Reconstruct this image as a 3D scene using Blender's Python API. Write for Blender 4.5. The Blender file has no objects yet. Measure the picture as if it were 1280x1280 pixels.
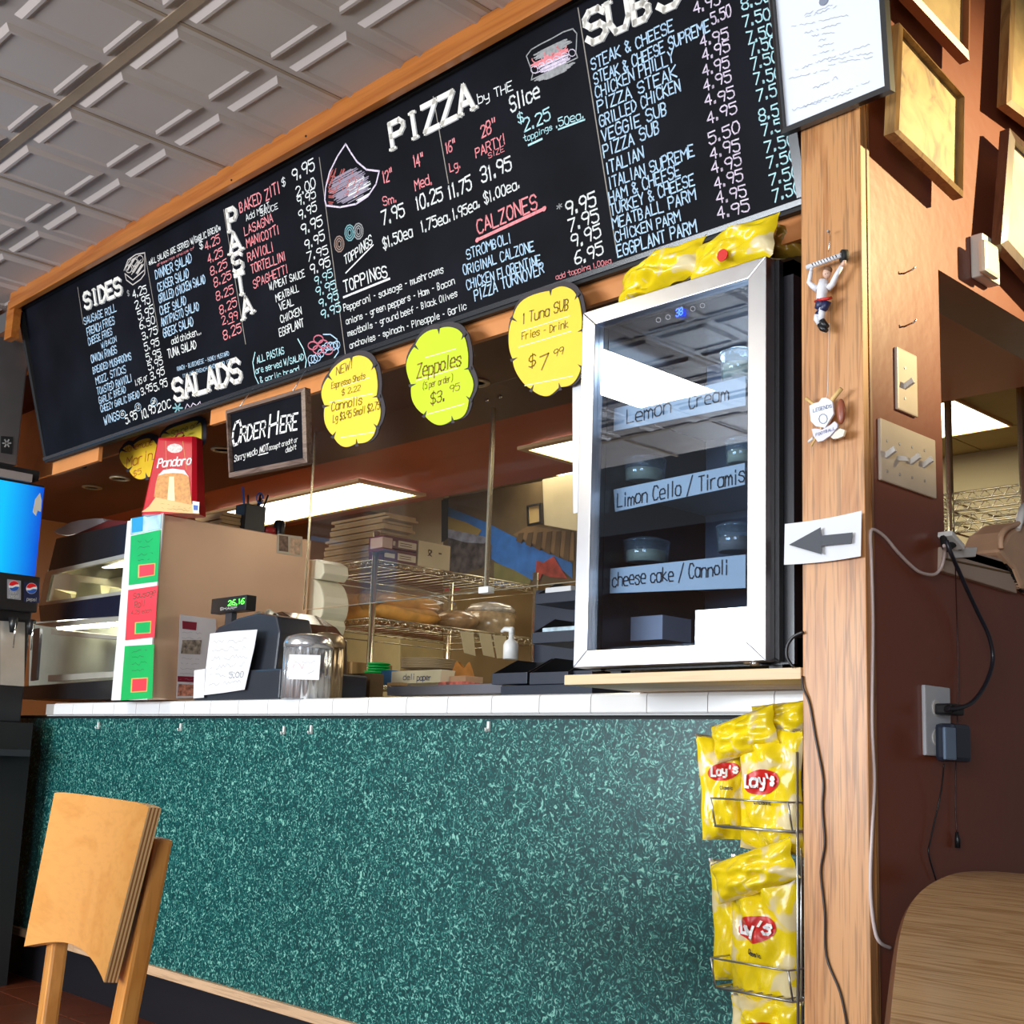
import bpy, bmesh, math, random
from mathutils import Vector, Matrix
random.seed(7)
SC = bpy.context.scene
COL = SC.collection
R = math.radians
# ------------------------------------------------------------------ camera
EYE = Vector((0, 0, 0.92))
CR = Vector((0.6990858622540255, 0.7141821563130738, 0.03496862594603455))
CD = Vector((-0.09885929615565994, 0.14497310520651024, -0.9844844530668778))
CF = Vector((-0.7081707398362016, 0.6847821889993855, 0.1719521935569788))
FPX, PCX, PCY = 1564.6237, 651.0252, 677.8378
cd = bpy.data.cameras.new('camera'); cam = bpy.data.objects.new('camera', cd); COL.objects.link(cam)
cd.sensor_fit = 'HORIZONTAL'; cd.sensor_width = 36; cd.lens = FPX / 1280 * 36
cd.shift_x = (640 - PCX) / 1280; cd.shift_y = (PCY - 640) / 1280
cd.clip_start = 0.02; cd.clip_end = 60
m = Matrix.Identity(4)
for i in range(3):
    m[i][0] = CR[i]; m[i][1] = -CD[i]; m[i][2] = -CF[i]; m[i][3] = EYE[i]
cam.matrix_world = m
SC.camera = cam
# ------------------------------------------------------------------ view, world, lights
SC.view_settings.view_transform = 'Standard'; SC.view_settings.look = 'None'
SC.view_settings.gamma = 1; SC.view_settings.use_curve_mapping = False
SC.view_settings.exposure = 0.0
W = bpy.data.worlds.new('world'); SC.world = W; W.use_nodes = True
W.node_tree.nodes['Background'].inputs[0].default_value = (0.70, 0.69, 0.72, 1)
W.node_tree.nodes['Background'].inputs[1].default_value = 0.16

def area(name, loc, target, sx, sy, power, color, spread=180):
    l = bpy.data.lights.new(name, 'AREA'); l.shape = 'RECTANGLE'; l.size = sx; l.size_y = sy
    l.energy = power; l.color = color; l.spread = R(spread)
    o = bpy.data.objects.new(name, l); COL.objects.link(o); o.location = loc
    o.rotation_euler = (Vector(target) - Vector(loc)).to_track_quat('-Z', 'Y').to_euler()
    return o
# daylight through the shop windows behind the camera
area('window_daylight', (-3.7, -3.0, 1.35), (-3.7, 2.2, 1.35), 3.4, 1.3, 300, (0.86, 0.93, 1.0))
area('window_daylight_near', (0.9, -2.6, 1.6), (-1.6, 2.2, 1.0), 1.6, 1.8, 110, (0.9, 0.95, 1.0))
# low warm sun reaching the side wall from the windows on the right
sp = bpy.data.lights.new('low_sun', 'SPOT'); sp.energy = 2900; sp.color = (1.0, 0.80, 0.42); sp.spot_size = R(16); sp.spot_blend = 1.0
sp.shadow_soft_size = 0.06
spo = bpy.data.objects.new('low_sun', sp); COL.objects.link(spo); spo.location = (2.1, 4.9, 3.35)
spo.rotation_euler = (Vector((-1.145, 2.36, 2.10)) - spo.location).to_track_quat('-Z', 'Y').to_euler()
# fluorescent light of the dining room ceiling (its lamp tubes are out of view)
area('dining_troffer', (-3.68, -0.12, 2.66), (-3.68, -0.12, 0), 0.46, 1.0, 45, (1.0, 0.9, 0.66))

# ------------------------------------------------------------------ pixel rays
def ray(u, v):
    return CR * ((u - PCX) / FPX) + CD * ((v - PCY) / FPX) + CF
def Q(u, v, y):
    d = ray(u, v); return EYE + d * (y / d.y)
def QX(u, v, x):
    d = ray(u, v); return EYE + d * (x / d.x)
def QZ(u, v, z):
    d = ray(u, v); return EYE + d * ((z - EYE.z) / d.z)
def proj(p):
    d = Vector(p) - EYE; k = d.dot(CF)
    return PCX + FPX * d.dot(CR) / k, PCY + FPX * d.dot(CD) / k
class Plane:
    """A plane p0 with axes a (reading direction) and b (up); at() meets the sight line of a pixel"""
    def __init__(s, p0, a, b):
        s.p0 = Vector(p0); s.a = Vector(a).normalized(); s.b = Vector(b).normalized(); s.n = s.a.cross(s.b).normalized()
    def at(s, u, v, lift=0.0):
        d = ray(u, v); t = (s.p0 + s.n * lift - EYE).dot(s.n) / d.dot(s.n)
        return EYE + d * t

# ------------------------------------------------------------------ materials
MATS = {}
def mat(name, col, rough=0.5, metal=0.0, spec=0.5, var=0.08, scale=8.0, bump=0.0, bscale=60.0, emit=None, estr=0.0, alpha=1.0, trans=0.0, coat=0.0, sss=0.0):
    if name in MATS: return MATS[name]
    M = bpy.data.materials.new(name); M.use_nodes = True; nt = M.node_tree; b = nt.nodes['Principled BSDF']
    b.inputs['Roughness'].default_value = rough; b.inputs['Metallic'].default_value = metal
    b.inputs['Specular IOR Level'].default_value = spec
    b.inputs['Coat Weight'].default_value = coat; b.inputs['Coat Roughness'].default_value = 0.12
    tc = nt.nodes.new('ShaderNodeTexCoord')
    n = nt.nodes.new('ShaderNodeTexNoise'); n.inputs['Scale'].default_value = scale; n.inputs['Detail'].default_value = 4
    nt.links.new(tc.outputs['Object'], n.inputs['Vector'])
    r = nt.nodes.new('ShaderNodeValToRGB')
    r.color_ramp.elements[0].position = 0.3; r.color_ramp.elements[1].position = 0.7
    r.color_ramp.elements[0].color = tuple(max(0, c * (1 - var)) for c in col) + (1,)
    r.color_ramp.elements[1].color = tuple(min(1, c * (1 + var)) for c in col) + (1,)
    nt.links.new(n.outputs['Fac'], r.inputs['Fac']); nt.links.new(r.outputs['Color'], b.inputs['Base Color'])
    if bump:
        n2 = nt.nodes.new('ShaderNodeTexNoise'); n2.inputs['Scale'].default_value = bscale
        nt.links.new(tc.outputs['Object'], n2.inputs['Vector'])
        bp = nt.nodes.new('ShaderNodeBump'); bp.inputs['Strength'].default_value = bump; bp.inputs['Distance'].default_value = 0.01
        nt.links.new(n2.outputs['Fac'], bp.inputs['Height']); nt.links.new(bp.outputs['Normal'], b.inputs['Normal'])
    if emit:
        b.inputs['Emission Color'].default_value = tuple(emit) + (1,); b.inputs['Emission Strength'].default_value = estr
    if alpha < 1: b.inputs['Alpha'].default_value = alpha
    if trans: b.inputs['Transmission Weight'].default_value = trans
    MATS[name] = M; return M
def wood(name, c0, c1, axis='Z', stretch=14.0, scale=3.2, rough=0.4, coat=0.2, fine=0.35):
    """wood with long grain figure and fine dark pores along `axis`"""
    if name in MATS: return MATS[name]
    M = bpy.data.materials.new(name); M.use_nodes = True; nt = M.node_tree; b = nt.nodes['Principled BSDF']
    b.inputs['Roughness'].default_value = rough; b.inputs['Coat Weight'].default_value = coat; b.inputs['Coat Roughness'].default_value = 0.2
    tc = nt.nodes.new('ShaderNodeTexCoord')
    def mp(s, st):
        k = nt.nodes.new('ShaderNodeMapping'); v = [s, s, s]; v['XYZ'.index(axis)] = s / st
        k.inputs['Scale'].default_value = v; nt.links.new(tc.outputs['Object'], k.inputs['Vector']); return k
    a = mp(scale * 4, stretch)
    n = nt.nodes.new('ShaderNodeTexNoise'); n.inputs['Scale'].default_value = 1.0; n.inputs['Detail'].default_value = 3; n.inputs['Distortion'].default_value = 0.8
    nt.links.new(a.outputs[0], n.inputs['Vector'])
    mu = nt.nodes.new('ShaderNodeMath'); mu.operation = 'MULTIPLY'; mu.inputs[1].default_value = 9.0
    nt.links.new(n.outputs['Fac'], mu.inputs[0])
    pp = nt.nodes.new('ShaderNodeMath'); pp.operation = 'PINGPONG'; pp.inputs[1].default_value = 1.0
    nt.links.new(mu.outputs[0], pp.inputs[0])
    r = nt.nodes.new('ShaderNodeValToRGB'); r.color_ramp.elements[0].position = 0.0; r.color_ramp.elements[1].position = 0.6
    r.color_ramp.elements[0].color = tuple(c1) + (1,); r.color_ramp.elements[1].color = tuple(c0) + (1,)
    nt.links.new(pp.outputs[0], r.inputs['Fac'])
    a2 = mp(scale * 60, 30)
    n2 = nt.nodes.new('ShaderNodeTexNoise'); n2.inputs['Scale'].default_value = 1.0; n2.inputs['Detail'].default_value = 2
    nt.links.new(a2.outputs[0], n2.inputs['Vector'])
    r2 = nt.nodes.new('ShaderNodeValToRGB'); r2.color_ramp.elements[0].position = 0.38; r2.color_ramp.elements[1].position = 0.5
    r2.color_ramp.elements[0].color = (1 - fine,) * 3 + (1,); r2.color_ramp.elements[1].color = (1, 1, 1, 1)
    nt.links.new(n2.outputs['Fac'], r2.inputs['Fac'])
    mx = nt.nodes.new('ShaderNodeMix'); mx.data_type = 'RGBA'; mx.blend_type = 'MULTIPLY'; mx.inputs['Factor'].default_value = 1
    nt.links.new(r.outputs['Color'], mx.inputs['A']); nt.links.new(r2.outputs['Color'], mx.inputs['B'])
    nt.links.new(mx.outputs['Result'], b.inputs['Base Color'])
    MATS[name] = M; return M
def ramp_mat(name, stops, scale, detail=4, distortion=0.0, rough=0.4, voro=False, spec=0.5, bump=0.0, coat=0.0, interp='LINEAR'):
    M = bpy.data.materials.new(name); M.use_nodes = True; nt = M.node_tree; b = nt.nodes['Principled BSDF']
    b.inputs['Roughness'].default_value = rough; b.inputs['Specular IOR Level'].default_value = spec; b.inputs['Coat Weight'].default_value = coat
    tc = nt.nodes.new('ShaderNodeTexCoord')
    n = nt.nodes.new('ShaderNodeTexNoise'); n.inputs['Scale'].default_value = scale; n.inputs['Detail'].default_value = detail; n.inputs['Distortion'].default_value = distortion
    nt.links.new(tc.outputs['Object'], n.inputs['Vector'])
    r = nt.nodes.new('ShaderNodeValToRGB'); cr = r.color_ramp; cr.interpolation = interp
    while len(cr.elements) < len(stops): cr.elements.new(0.5)
    for e, (p, c) in zip(cr.elements, stops): e.position = p; e.color = tuple(c) + (1,)
    nt.links.new(n.outputs['Fac'], r.inputs['Fac']); nt.links.new(r.outputs['Color'], b.inputs['Base Color'])
    if bump:
        bp = nt.nodes.new('ShaderNodeBump'); bp.inputs['Strength'].default_value = bump; bp.inputs['Distance'].default_value = 0.004
        nt.links.new(n.outputs['Fac'], bp.inputs['Height']); nt.links.new(bp.outputs['Normal'], b.inputs['Normal'])
    MATS[name] = M; return M
def glass(name, tint=(1, 1, 1), refl=0.12, opac=0.0, dust=(0.6, 0.62, 0.6), rough=0.0):
    """thin pane: clear view through, mirror-like reflection on top, faint dust film"""
    M = bpy.data.materials.new(name); M.use_nodes = True; nt = M.node_tree; nt.nodes.clear()
    o = nt.nodes.new('ShaderNodeOutputMaterial'); t = nt.nodes.new('ShaderNodeBsdfTransparent'); t.inputs[0].default_value = tuple(tint) + (1,)
    g = nt.nodes.new('ShaderNodeBsdfGlossy'); g.inputs['Roughness'].default_value = rough
    mx = nt.nodes.new('ShaderNodeMixShader')
    ge = nt.nodes.new('ShaderNodeNewGeometry'); vm = nt.nodes.new('ShaderNodeVectorMath'); vm.operation = 'DOT_PRODUCT'
    nt.links.new(ge.outputs['Normal'], vm.inputs[0]); nt.links.new(ge.outputs['Incoming'], vm.inputs[1])
    def mth(op, a, b=None, c=None):
        k = nt.nodes.new('ShaderNodeMath'); k.operation = op
        for i, q in enumerate((a, b, c)):
            if q is None: continue
            if isinstance(q, (int, float)): k.inputs[i].default_value = q
            else: nt.links.new(q, k.inputs[i])
        return k.outputs[0]
    co = mth('ABSOLUTE', vm.outputs['Value']); f5 = mth('POWER', mth('SUBTRACT', 1.0, co), 5.0)
    ad = mth('MULTIPLY_ADD', f5, 0.9, 0.03 + refl); nt.links.new(ad, mx.inputs[0])
    nt.links.new(t.outputs[0], mx.inputs[1]); nt.links.new(g.outputs[0], mx.inputs[2])
    last = mx
    if opac:
        d = nt.nodes.new('ShaderNodeBsdfDiffuse'); d.inputs[0].default_value = tuple(dust) + (1,)
        m2 = nt.nodes.new('ShaderNodeMixShader'); m2.inputs[0].default_value = opac
        nt.links.new(mx.outputs[0], m2.inputs[1]); nt.links.new(d.outputs[0], m2.inputs[2]); last = m2
    nt.links.new(last.outputs[0], o.inputs[0]); MATS[name] = M; return M

black = mat('black_plastic', (0.012, 0.012, 0.014), 0.35)
dblack = mat('matt_black', (0.008, 0.008, 0.009), 0.7)
white = mat('white_plastic', (0.8, 0.8, 0.78), 0.4, var=0.03)
paper = mat('paper', (0.72, 0.73, 0.76), 0.7, var=0.02)
steel = mat('brushed_steel', (0.52, 0.51, 0.53), 0.30, 1.0, var=0.06)
chrome = mat('chrome', (0.8, 0.8, 0.8), 0.12, 1.0, var=0.02)
board_m = mat('chalkboard', (0.005, 0.0055, 0.009), 0.6, var=0.4, scale=5, spec=0.08)
chalkw = mat('chalk_white', (0.80, 0.82, 0.80), 0.9, var=0.2, scale=120)
chalkb = mat('chalk_blue', (0.46, 0.64, 0.84), 0.9, var=0.25, scale=120)
chalka = mat('chalk_aqua', (0.48, 0.76, 0.80), 0.9, var=0.25, scale=120)
chalkp = mat('chalk_pink', (0.85, 0.27, 0.29), 0.9, var=0.25, scale=120)
chalkl = mat('chalk_lilac', (0.72, 0.62, 0.74), 0.9, var=0.25, scale=120)
chalkg = mat('chalk_grey', (0.33, 0.33, 0.33), 0.9, var=0.2, scale=120)
chalkc = mat('chalk_cream', (0.86, 0.82, 0.74), 0.9, var=0.05, scale=90)
ink = mat('black_ink', (0.02, 0.02, 0.03), 0.6)
faint = mat('faint_print', (0.22, 0.23, 0.27), 0.7)
pencil = mat('pencil_brown', (0.28, 0.17, 0.02), 0.7)
yellow = mat('yellow_card', (0.88, 0.64, 0.045), 0.6, var=0.04)
lime = mat('lime_card', (0.56, 0.74, 0.01), 0.6, var=0.04)
plum = mat('plum_black_card', (0.035, 0.028, 0.035), 0.6)
oak = wood('oak_board', (0.60, 0.285, 0.105), (0.47, 0.195, 0.062), 'Z', 12, 4.2, 0.42, 0.10, 0.34)
oakx = wood('stained_trim', (0.46, 0.15, 0.026), (0.36, 0.10, 0.015), 'X', 14, 2.0, 0.35, 0.3, 0.15)
beechtrim = wood('pine_trim', (0.62, 0.40, 0.24), (0.42, 0.24, 0.13), 'X', 12, 3.0, 0.5, 0.05, 0.2)
chairwood = wood('beech_lacquer', (0.72, 0.335, 0.085), (0.67, 0.295, 0.068), 'X', 5, 2.0, 0.22, 0.5, 0.06)
plyedge = wood('ply_edge', (0.72, 0.44, 0.19), (0.36, 0.17, 0.06), 'Z', 60, 22.0, 0.4, 0.1, 0.3)
tabletopm = wood('oak_laminate', (0.88, 0.57, 0.28), (0.60, 0.34, 0.135), 'X', 8, 7.0, 0.25, 0.25, 0.22)
maroon = mat('maroon_paint', (0.21, 0.055, 0.026), 0.30, var=0.06, scale=3, spec=0.5, bump=0.04, bscale=30)
brick_red = mat('brick_red_paint', (0.50, 0.085, 0.026), 0.4, var=0.05, scale=3)
shaded_red = mat('shaded_red_paint', (0.085, 0.012, 0.006), 0.3, var=0.1, scale=3)  # soffit red darkened in the colour, standing in for shade
orange_p = mat('orange_paint', (0.42, 0.14, 0.035), 0.45, var=0.08, scale=3)
beige_w = mat('kitchen_wall_paint', (0.50, 0.40, 0.21), 0.6, var=0.1, scale=2)
olive_w = mat('kitchen_ceiling_tile', (0.48, 0.36, 0.15), 0.8, var=0.06, scale=6)
cardboard = mat('cardboard', (0.40, 0.24, 0.10), 0.8, var=0.12, scale=10)
dcard = mat('dark_cardboard', (0.13, 0.075, 0.028), 0.8, var=0.15, scale=6)
tilewhite = mat('glazed_white_tile', (0.82, 0.82, 0.82), 0.15, var=0.02)
grout = mat('grout', (0.36, 0.34, 0.32), 0.9)
laminate = ramp_mat('green_laminate', [(0.40, (0.003, 0.040, 0.043)), (0.52, (0.005, 0.075, 0.074)), (0.58, (0.03, 0.19, 0.17)), (0.66, (0.24, 0.52, 0.44))], 56, 7, 2.6, 0.36)
ceil_m = mat('pressed_ceiling_tile', (0.44, 0.375, 0.345), 0.4, var=0.03, scale=2)
tee_m = mat('ceiling_tee', (0.30, 0.22, 0.15), 0.5)
chipy = ramp_mat('chip_bag_foil', [(0.0, (0.80, 0.55, 0.006)), (0.53, (0.88, 0.66, 0.01)), (0.57, (0.80, 0.66, 0.34)), (1.0, (0.88, 0.80, 0.60))], 14, 2, 0.6, 0.22, bump=0.8, coat=0.3)
foil = mat('foil_lining', (0.75, 0.76, 0.78), 0.25, 0.9)
chipshadow = mat('bag_side_shaded', (0.30, 0.17, 0.02), 0.35)  # chip bag yellow turned brown, its shade put into the colour
redlogo = mat('red_print', (0.62, 0.02, 0.015), 0.35)
bluep = mat('blue_print', (0.02, 0.10, 0.42), 0.35)
binblue = mat('dark_bin_plastic', (0.018, 0.024, 0.042), 0.45)

# ------------------------------------------------------------------ mesh builder
ORG = {}
class MB:
    def __init__(s): s.v = []; s.f = []; s.mi = []; s.sm = []
    def add(s, vs, fs, mi=0, smooth=False):
        o = len(s.v); s.v += [Vector(p) for p in vs]
        for f in fs: s.f.append(tuple(i + o for i in f)); s.mi.append(mi); s.sm.append(smooth)
        return s
    def box(s, x0, x1, y0, y1, z0, z1, mi=0):
        return s.hexa([(x0, y0, z0), (x1, y0, z0), (x1, y1, z0), (x0, y1, z0)], [(x0, y0, z1), (x1, y0, z1), (x1, y1, z1), (x0, y1, z1)], mi)
    def hexa(s, a, b, mi=0):
        return s.add(list(a) + list(b), [(3, 2, 1, 0), (4, 5, 6, 7), (0, 1, 5, 4), (1, 2, 6, 5), (2, 3, 7, 6), (3, 0, 4, 7)], mi)
    def obox(s, c, ax, ay, az, mi=0):
        c = Vector(c); ax, ay, az = Vector(ax) / 2, Vector(ay) / 2, Vector(az) / 2
        b = [c - ax - ay - az, c + ax - ay - az, c + ax + ay - az, c - ax + ay - az]
        return s.hexa(b, [p + az * 2 for p in b], mi)
    def prism(s, poly, vec, mi=0, smooth=False):
        n = len(poly); vec = Vector(vec); p = [Vector(q) for q in poly]
        s.add(p + [q + vec for q in p], [tuple(range(n))[::-1], tuple(range(n, 2 * n))], mi)
        o = len(s.v) - 2 * n
        for i in range(n):
            j = (i + 1) % n; s.f.append((o + i, o + j, o + n + j, o + n + i)); s.mi.append(mi); s.sm.append(smooth)
        return s
    def tube(s, pts, r, n=8, mi=0, closed=False, cap=True):
        pts = [Vector(p) for p in pts]; m = len(pts)
        rs = r if isinstance(r, (list, tuple)) else [r] * m
        o = len(s.v); up = None
        for i, p in enumerate(pts):
            if closed: t = (pts[(i + 1) % m] - pts[i - 1])
            else: t = pts[min(i + 1, m - 1)] - pts[max(i - 1, 0)]
            t.normalize()
            if up is None: up = Vector((0, 0, 1)) if abs(t.z) < 0.9 else Vector((1, 0, 0))
            a = t.cross(up).normalized(); b = a.cross(t).normalized(); up = b
            for k in range(n):
                an = 2 * math.pi * k / n; s.v.append(p + (a * math.cos(an) + b * math.sin(an)) * rs[i])
        rng = m if closed else m - 1
        for i in range(rng):
            for k in range(n):
                j = (i + 1) % m; k2 = (k + 1) % n
                s.f.append((o + i * n + k, o + i * n + k2, o + j * n + k2, o + j * n + k)); s.mi.append(mi); s.sm.append(True)
        if cap and not closed:
            s.f.append(tuple(o + k for k in range(n))[::-1]); s.mi.append(mi); s.sm.append(False)
            s.f.append(tuple(o + (m - 1) * n + k for k in range(n))); s.mi.append(mi); s.sm.append(False)
        return s
    def lathe(s, c, prof, n=24, mi=0, axis='Z', flute=0.0, nf=0):
        o = len(s.v); c = Vector(c)
        for (r, h) in prof:
            for k in range(n):
                an = 2 * math.pi * k / n; rr = r * (1 - flute * (0.5 + 0.5 * math.cos(an * nf))) if flute else r
                x, y = rr * math.cos(an), rr * math.sin(an)
                s.v.append(c + (Vector((x, y, h)) if axis == 'Z' else Vector((x, h, y)) if axis == 'Y' else Vector((h, x, y))))
        for i in range(len(prof) - 1):
            for k in range(n):
                k2 = (k + 1) % n; s.f.append((o + i * n + k, o + i * n + k2, o + (i + 1) * n + k2, o + (i + 1) * n + k)); s.mi.append(mi); s.sm.append(True)
        s.f.append(tuple(o + k for k in range(n))[::-1]); s.mi.append(mi); s.sm.append(False)
        e = o + (len(prof) - 1) * n; s.f.append(tuple(e + k for k in range(n))); s.mi.append(mi); s.sm.append(False)
        return s
    def ball(s, c, rx, ry, rz, mi=0, n=12, h=8):
        c = Vector(c); o = len(s.v)
        for i in range(h + 1):
            t = math.pi * i / h
            for k in range(n):
                a = 2 * math.pi * k / n; s.v.append(c + Vector((rx * math.sin(t) * math.cos(a), ry * math.sin(t) * math.sin(a), rz * math.cos(t))))
        for i in range(h):
            for k in range(n):
                k2 = (k + 1) % n; s.f.append((o + i * n + k, o + (i + 1) * n + k, o + (i + 1) * n + k2, o + i * n + k2)); s.mi.append(mi); s.sm.append(True)
        return s
    def grid(s, fn, nu, nv, mi=0, smooth=True, uw=False):
        o = len(s.v)
        for j in range(nv + 1):
            for i in range(nu + 1): s.v.append(Vector(fn(i / nu, j / nv)))
        for j in range(nv):
            for i in range(nu):
                a = o + j * (nu + 1) + i; s.f.append((a, a + 1, a + nu + 2, a + nu + 1)); s.mi.append(mi); s.sm.append(smooth)
        return s
    def build(s, name, mats, parent=None, bevel=0.0, base=None, **tags):
        me = bpy.data.meshes.new(name)
        if parent is not None: org = ORG[parent]
        elif base is not None: org = Vector(base)
        else:
            xs = [p.x for p in s.v]; ys = [p.y for p in s.v]; zs = [p.z for p in s.v]
            org = Vector(((min(xs) + max(xs)) / 2, (min(ys) + max(ys)) / 2, min(zs)))
        me.from_pydata([tuple(p - org) for p in s.v], [], s.f)
        if not isinstance(mats, (list, tuple)): mats = [mats]
        for x in mats: me.materials.append(x)
        for p, mi, sm in zip(me.polygons, s.mi, s.sm): p.material_index = mi; p.use_smooth = sm
        o = bpy.data.objects.new(name, me); COL.objects.link(o); ORG[o] = org
        if parent is not None: o.parent = parent
        else: o.location = org
        if bevel:
            bm = bmesh.new(); bm.from_mesh(me); bmesh.ops.remove_doubles(bm, verts=bm.verts, dist=1e-6)
            es = [e for e in bm.edges if len(e.link_faces) == 2 and e.calc_face_angle(0) > 0.6]
            bmesh.ops.bevel(bm, geom=es, offset=bevel, segments=2, affect='EDGES', profile=0.6)
            bm.to_mesh(me); bm.free()
        for k, v in tags.items(): o[k] = v
        return o
def fix_normals(o):
    bm = bmesh.new(); bm.from_mesh(o.data); bmesh.ops.recalc_face_normals(bm, faces=bm.faces); bm.to_mesh(o.data); bm.free()
def thing(name, label, cat, loc, group=None):
    o = bpy.data.objects.new(name, None); COL.objects.link(o); o.location = loc; ORG[o] = Vector(loc)
    o.empty_display_size = 0.05; o['label'] = label; o['category'] = cat
    if group: o['group'] = group
    return o
def T(o, label, cat, group=None):
    o['label'] = label; o['category'] = cat
    if group: o['group'] = group
    return o
def struct(mb, name, m, parent=None, bevel=0):
    o = mb.build(name, m, parent, bevel, base=(0, 0, 0) if parent is None else None)
    if parent is None: o['kind'] = 'structure'
    return o
def dup(root, loc, label=None, group=None):
    r = root.copy(); COL.objects.link(r); r.location = loc; ORG[r] = Vector(loc)
    if label: r['label'] = label
    if group: r['group'] = group
    for ch in list(root.children):
        c = ch.copy(); COL.objects.link(c); c.parent = r
        for g in ch.children:
            d = g.copy(); COL.objects.link(d); d.parent = c
    return r
def empty_struct(name):
    o = bpy.data.objects.new(name, None); COL.objects.link(o); ORG[o] = Vector((0, 0, 0)); o['kind'] = 'structure'; return o

# ------------------------------------------------------------------ hand-drawn stroke letters (x 0..4, y 0..6; a=-1 b=-2)
G = {
'A': '00 26 40;12 32', 'B': '00 06 26 35 34 23 03;23 32 31 20 00', 'C': '45 36 16 04 02 10 30 41', 'D': '00 06 26 44 42 20 00',
'E': '46 06 00 40;03 33', 'F': '46 06 00;03 33', 'G': '45 36 16 04 02 10 30 41 43 23', 'H': '06 00;46 40;03 43', 'I': '26 20', 'J': '46 41 30 10 01',
'K': '06 00;46 03 40', 'L': '06 00 40', 'M': '00 06 23 46 40', 'N': '00 06 40 46', 'O': '16 04 02 10 30 42 44 36 16', 'P': '00 06 36 45 44 33 03',
'Q': '16 04 02 10 30 42 44 36 16;22 40', 'R': '00 06 36 45 44 33 03;23 40', 'S': '45 36 16 05 04 13 33 42 41 30 10 01', 'T': '06 46;26 20',
'U': '06 02 10 30 42 46', 'V': '06 20 46', 'W': '06 10 24 30 46', 'X': '06 40;00 46', 'Y': '06 23 46;23 20', 'Z': '06 46 00 40',
'a': '43 34 14 03 01 10 30 41;44 40', 'b': '06 00 30 41 43 34 04', 'c': '43 34 14 03 01 10 30 41', 'd': '46 40 10 01 03 14 44', 'e': '02 42 43 34 14 03 01 10 40',
'f': '46 36 25 20;03 43', 'g': '43 34 14 03 02 11 31 42;44 4a 3b 1b', 'h': '06 00;03 14 34 43 40', 'i': '24 20;26 25', 'j': '34 3a 2b 1b;36 35', 'k': '06 00;34 02 40', 'l': '26 20',
'm': '04 00;03 14 23 20;23 34 43 40', 'n': '04 00;03 14 34 43 40', 'o': '14 03 01 10 30 41 43 34 14', 'p': '0b 04 34 43 41 30 00', 'q': '4b 44 14 03 01 10 40',
'r': '04 00;03 14 34', 's': '43 34 14 03 32 41 30 10 01', 't': '26 21 30 40;04 44', 'u': '04 01 10 30 41;44 40', 'v': '04 20 44', 'w': '04 10 23 30 44', 'x': '04 40;00 44',
'y': '04 02 11 31 42;44 4a 3b 1b', 'z': '04 44 00 40',
'0': '16 04 02 10 30 42 44 36 16', '1': '15 26 20', '2': '05 16 36 45 44 00 40', '3': '05 16 36 45 44 33 42 41 30 10 01;13 33', '4': '36 02 42;36 30',
'5': '46 06 04 34 43 41 30 10 01', '6': '46 26 03 01 10 30 41 42 33 13 02', '7': '06 46 10', '8': '16 05 04 13 33 42 41 30 10 01 02 13;33 44 45 36 16', '9': '44 33 13 04 05 16 36 45 44 30',
'$': '45 36 16 05 04 13 33 42 41 30 10 01;27 2a', '.': '10 20 21 11 10', ',': '21 0a', "'": '26 24', '"': '16 14;36 34', '-': '13 33', '/': '0a 47', '(': '37 15 11 3a', ')': '17 35 31 1a',
'!': '26 22;20 21', '&': '40 05 16 35 02 10 20 42', '*': '24 20;03 41;01 43', '@': '32 23 12 21 42 44 36 16 04 02 10 30', '~': '13 23 33', '+': '13 33;24 22', '_': '00 40', '%': '05 16;30 41;00 46', '#': '12 23 32 21 12',
}
def glyph(ch):
    st = []
    for s in G.get(ch, '').split(';'):
        if not s: continue
        st.append([(int(p[0]) / 4.0, ({'a': -1, 'b': -2}.get(p[1]) if p[1] in 'ab' else int(p[1])) / 6.0) for p in s.split()])
    return st
def ribbon(mb, pts, n, w, mi=0):
    """flat chalk or ink stroke of width w through pts on a face with normal n"""
    for a, b in zip(pts[:-1], pts[1:]):
        d = (b - a)
        if d.length < 1e-6: continue
        d.normalize(); sd = n.cross(d).normalized() * (w / 2); e = d * (w * 0.35)
        mb.add([a - e - sd, b + e - sd, b + e + sd, a - e + sd], [(0, 1, 2, 3)], mi)
def write(mb, text, p0, p1, up, height, w, mi=0, jit=0.06, mono=False, lean=0.0, spacing=0.30):
    """text from p0 to p1 (baseline), up = unit vector, height of capitals"""
    p0 = Vector(p0); p1 = Vector(p1); a = p1 - p0; L = a.length; a.normalize(); n = a.cross(up).normalized()
    wid = [0.45 if c in ".,'!|:" else 0.55 if c in 'Iil1 ' else 1.2 if c in 'MWmw' else 1.0 for c in text]
    tot = sum(wid) + spacing * (len(text) - 1); k = L / tot; x = 0
    for c, cw in zip(text, wid):
        if c != ' ':
            dy = random.uniform(-jit, jit) * height; sc = 1 + random.uniform(-jit, jit)
            for st in glyph(c):
                pts = []
                for (gx, gy) in st:
                    if cw < 0.6 and c != ' ': gx = (gx - 0.5) * (1.0 if c in '1' else 1.3) + 0.5
                    jx = random.uniform(-jit, jit) * 0.5; jy = random.uniform(-jit, jit) * 0.5
                    pts.append(p0 + a * (x + (gx + jx) * cw * k + lean * gy * height) + up * (dy + (gy + jy) * height * sc))
                ribbon(mb, pts, n, w, mi)
        x += (cw + spacing) * k
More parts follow.
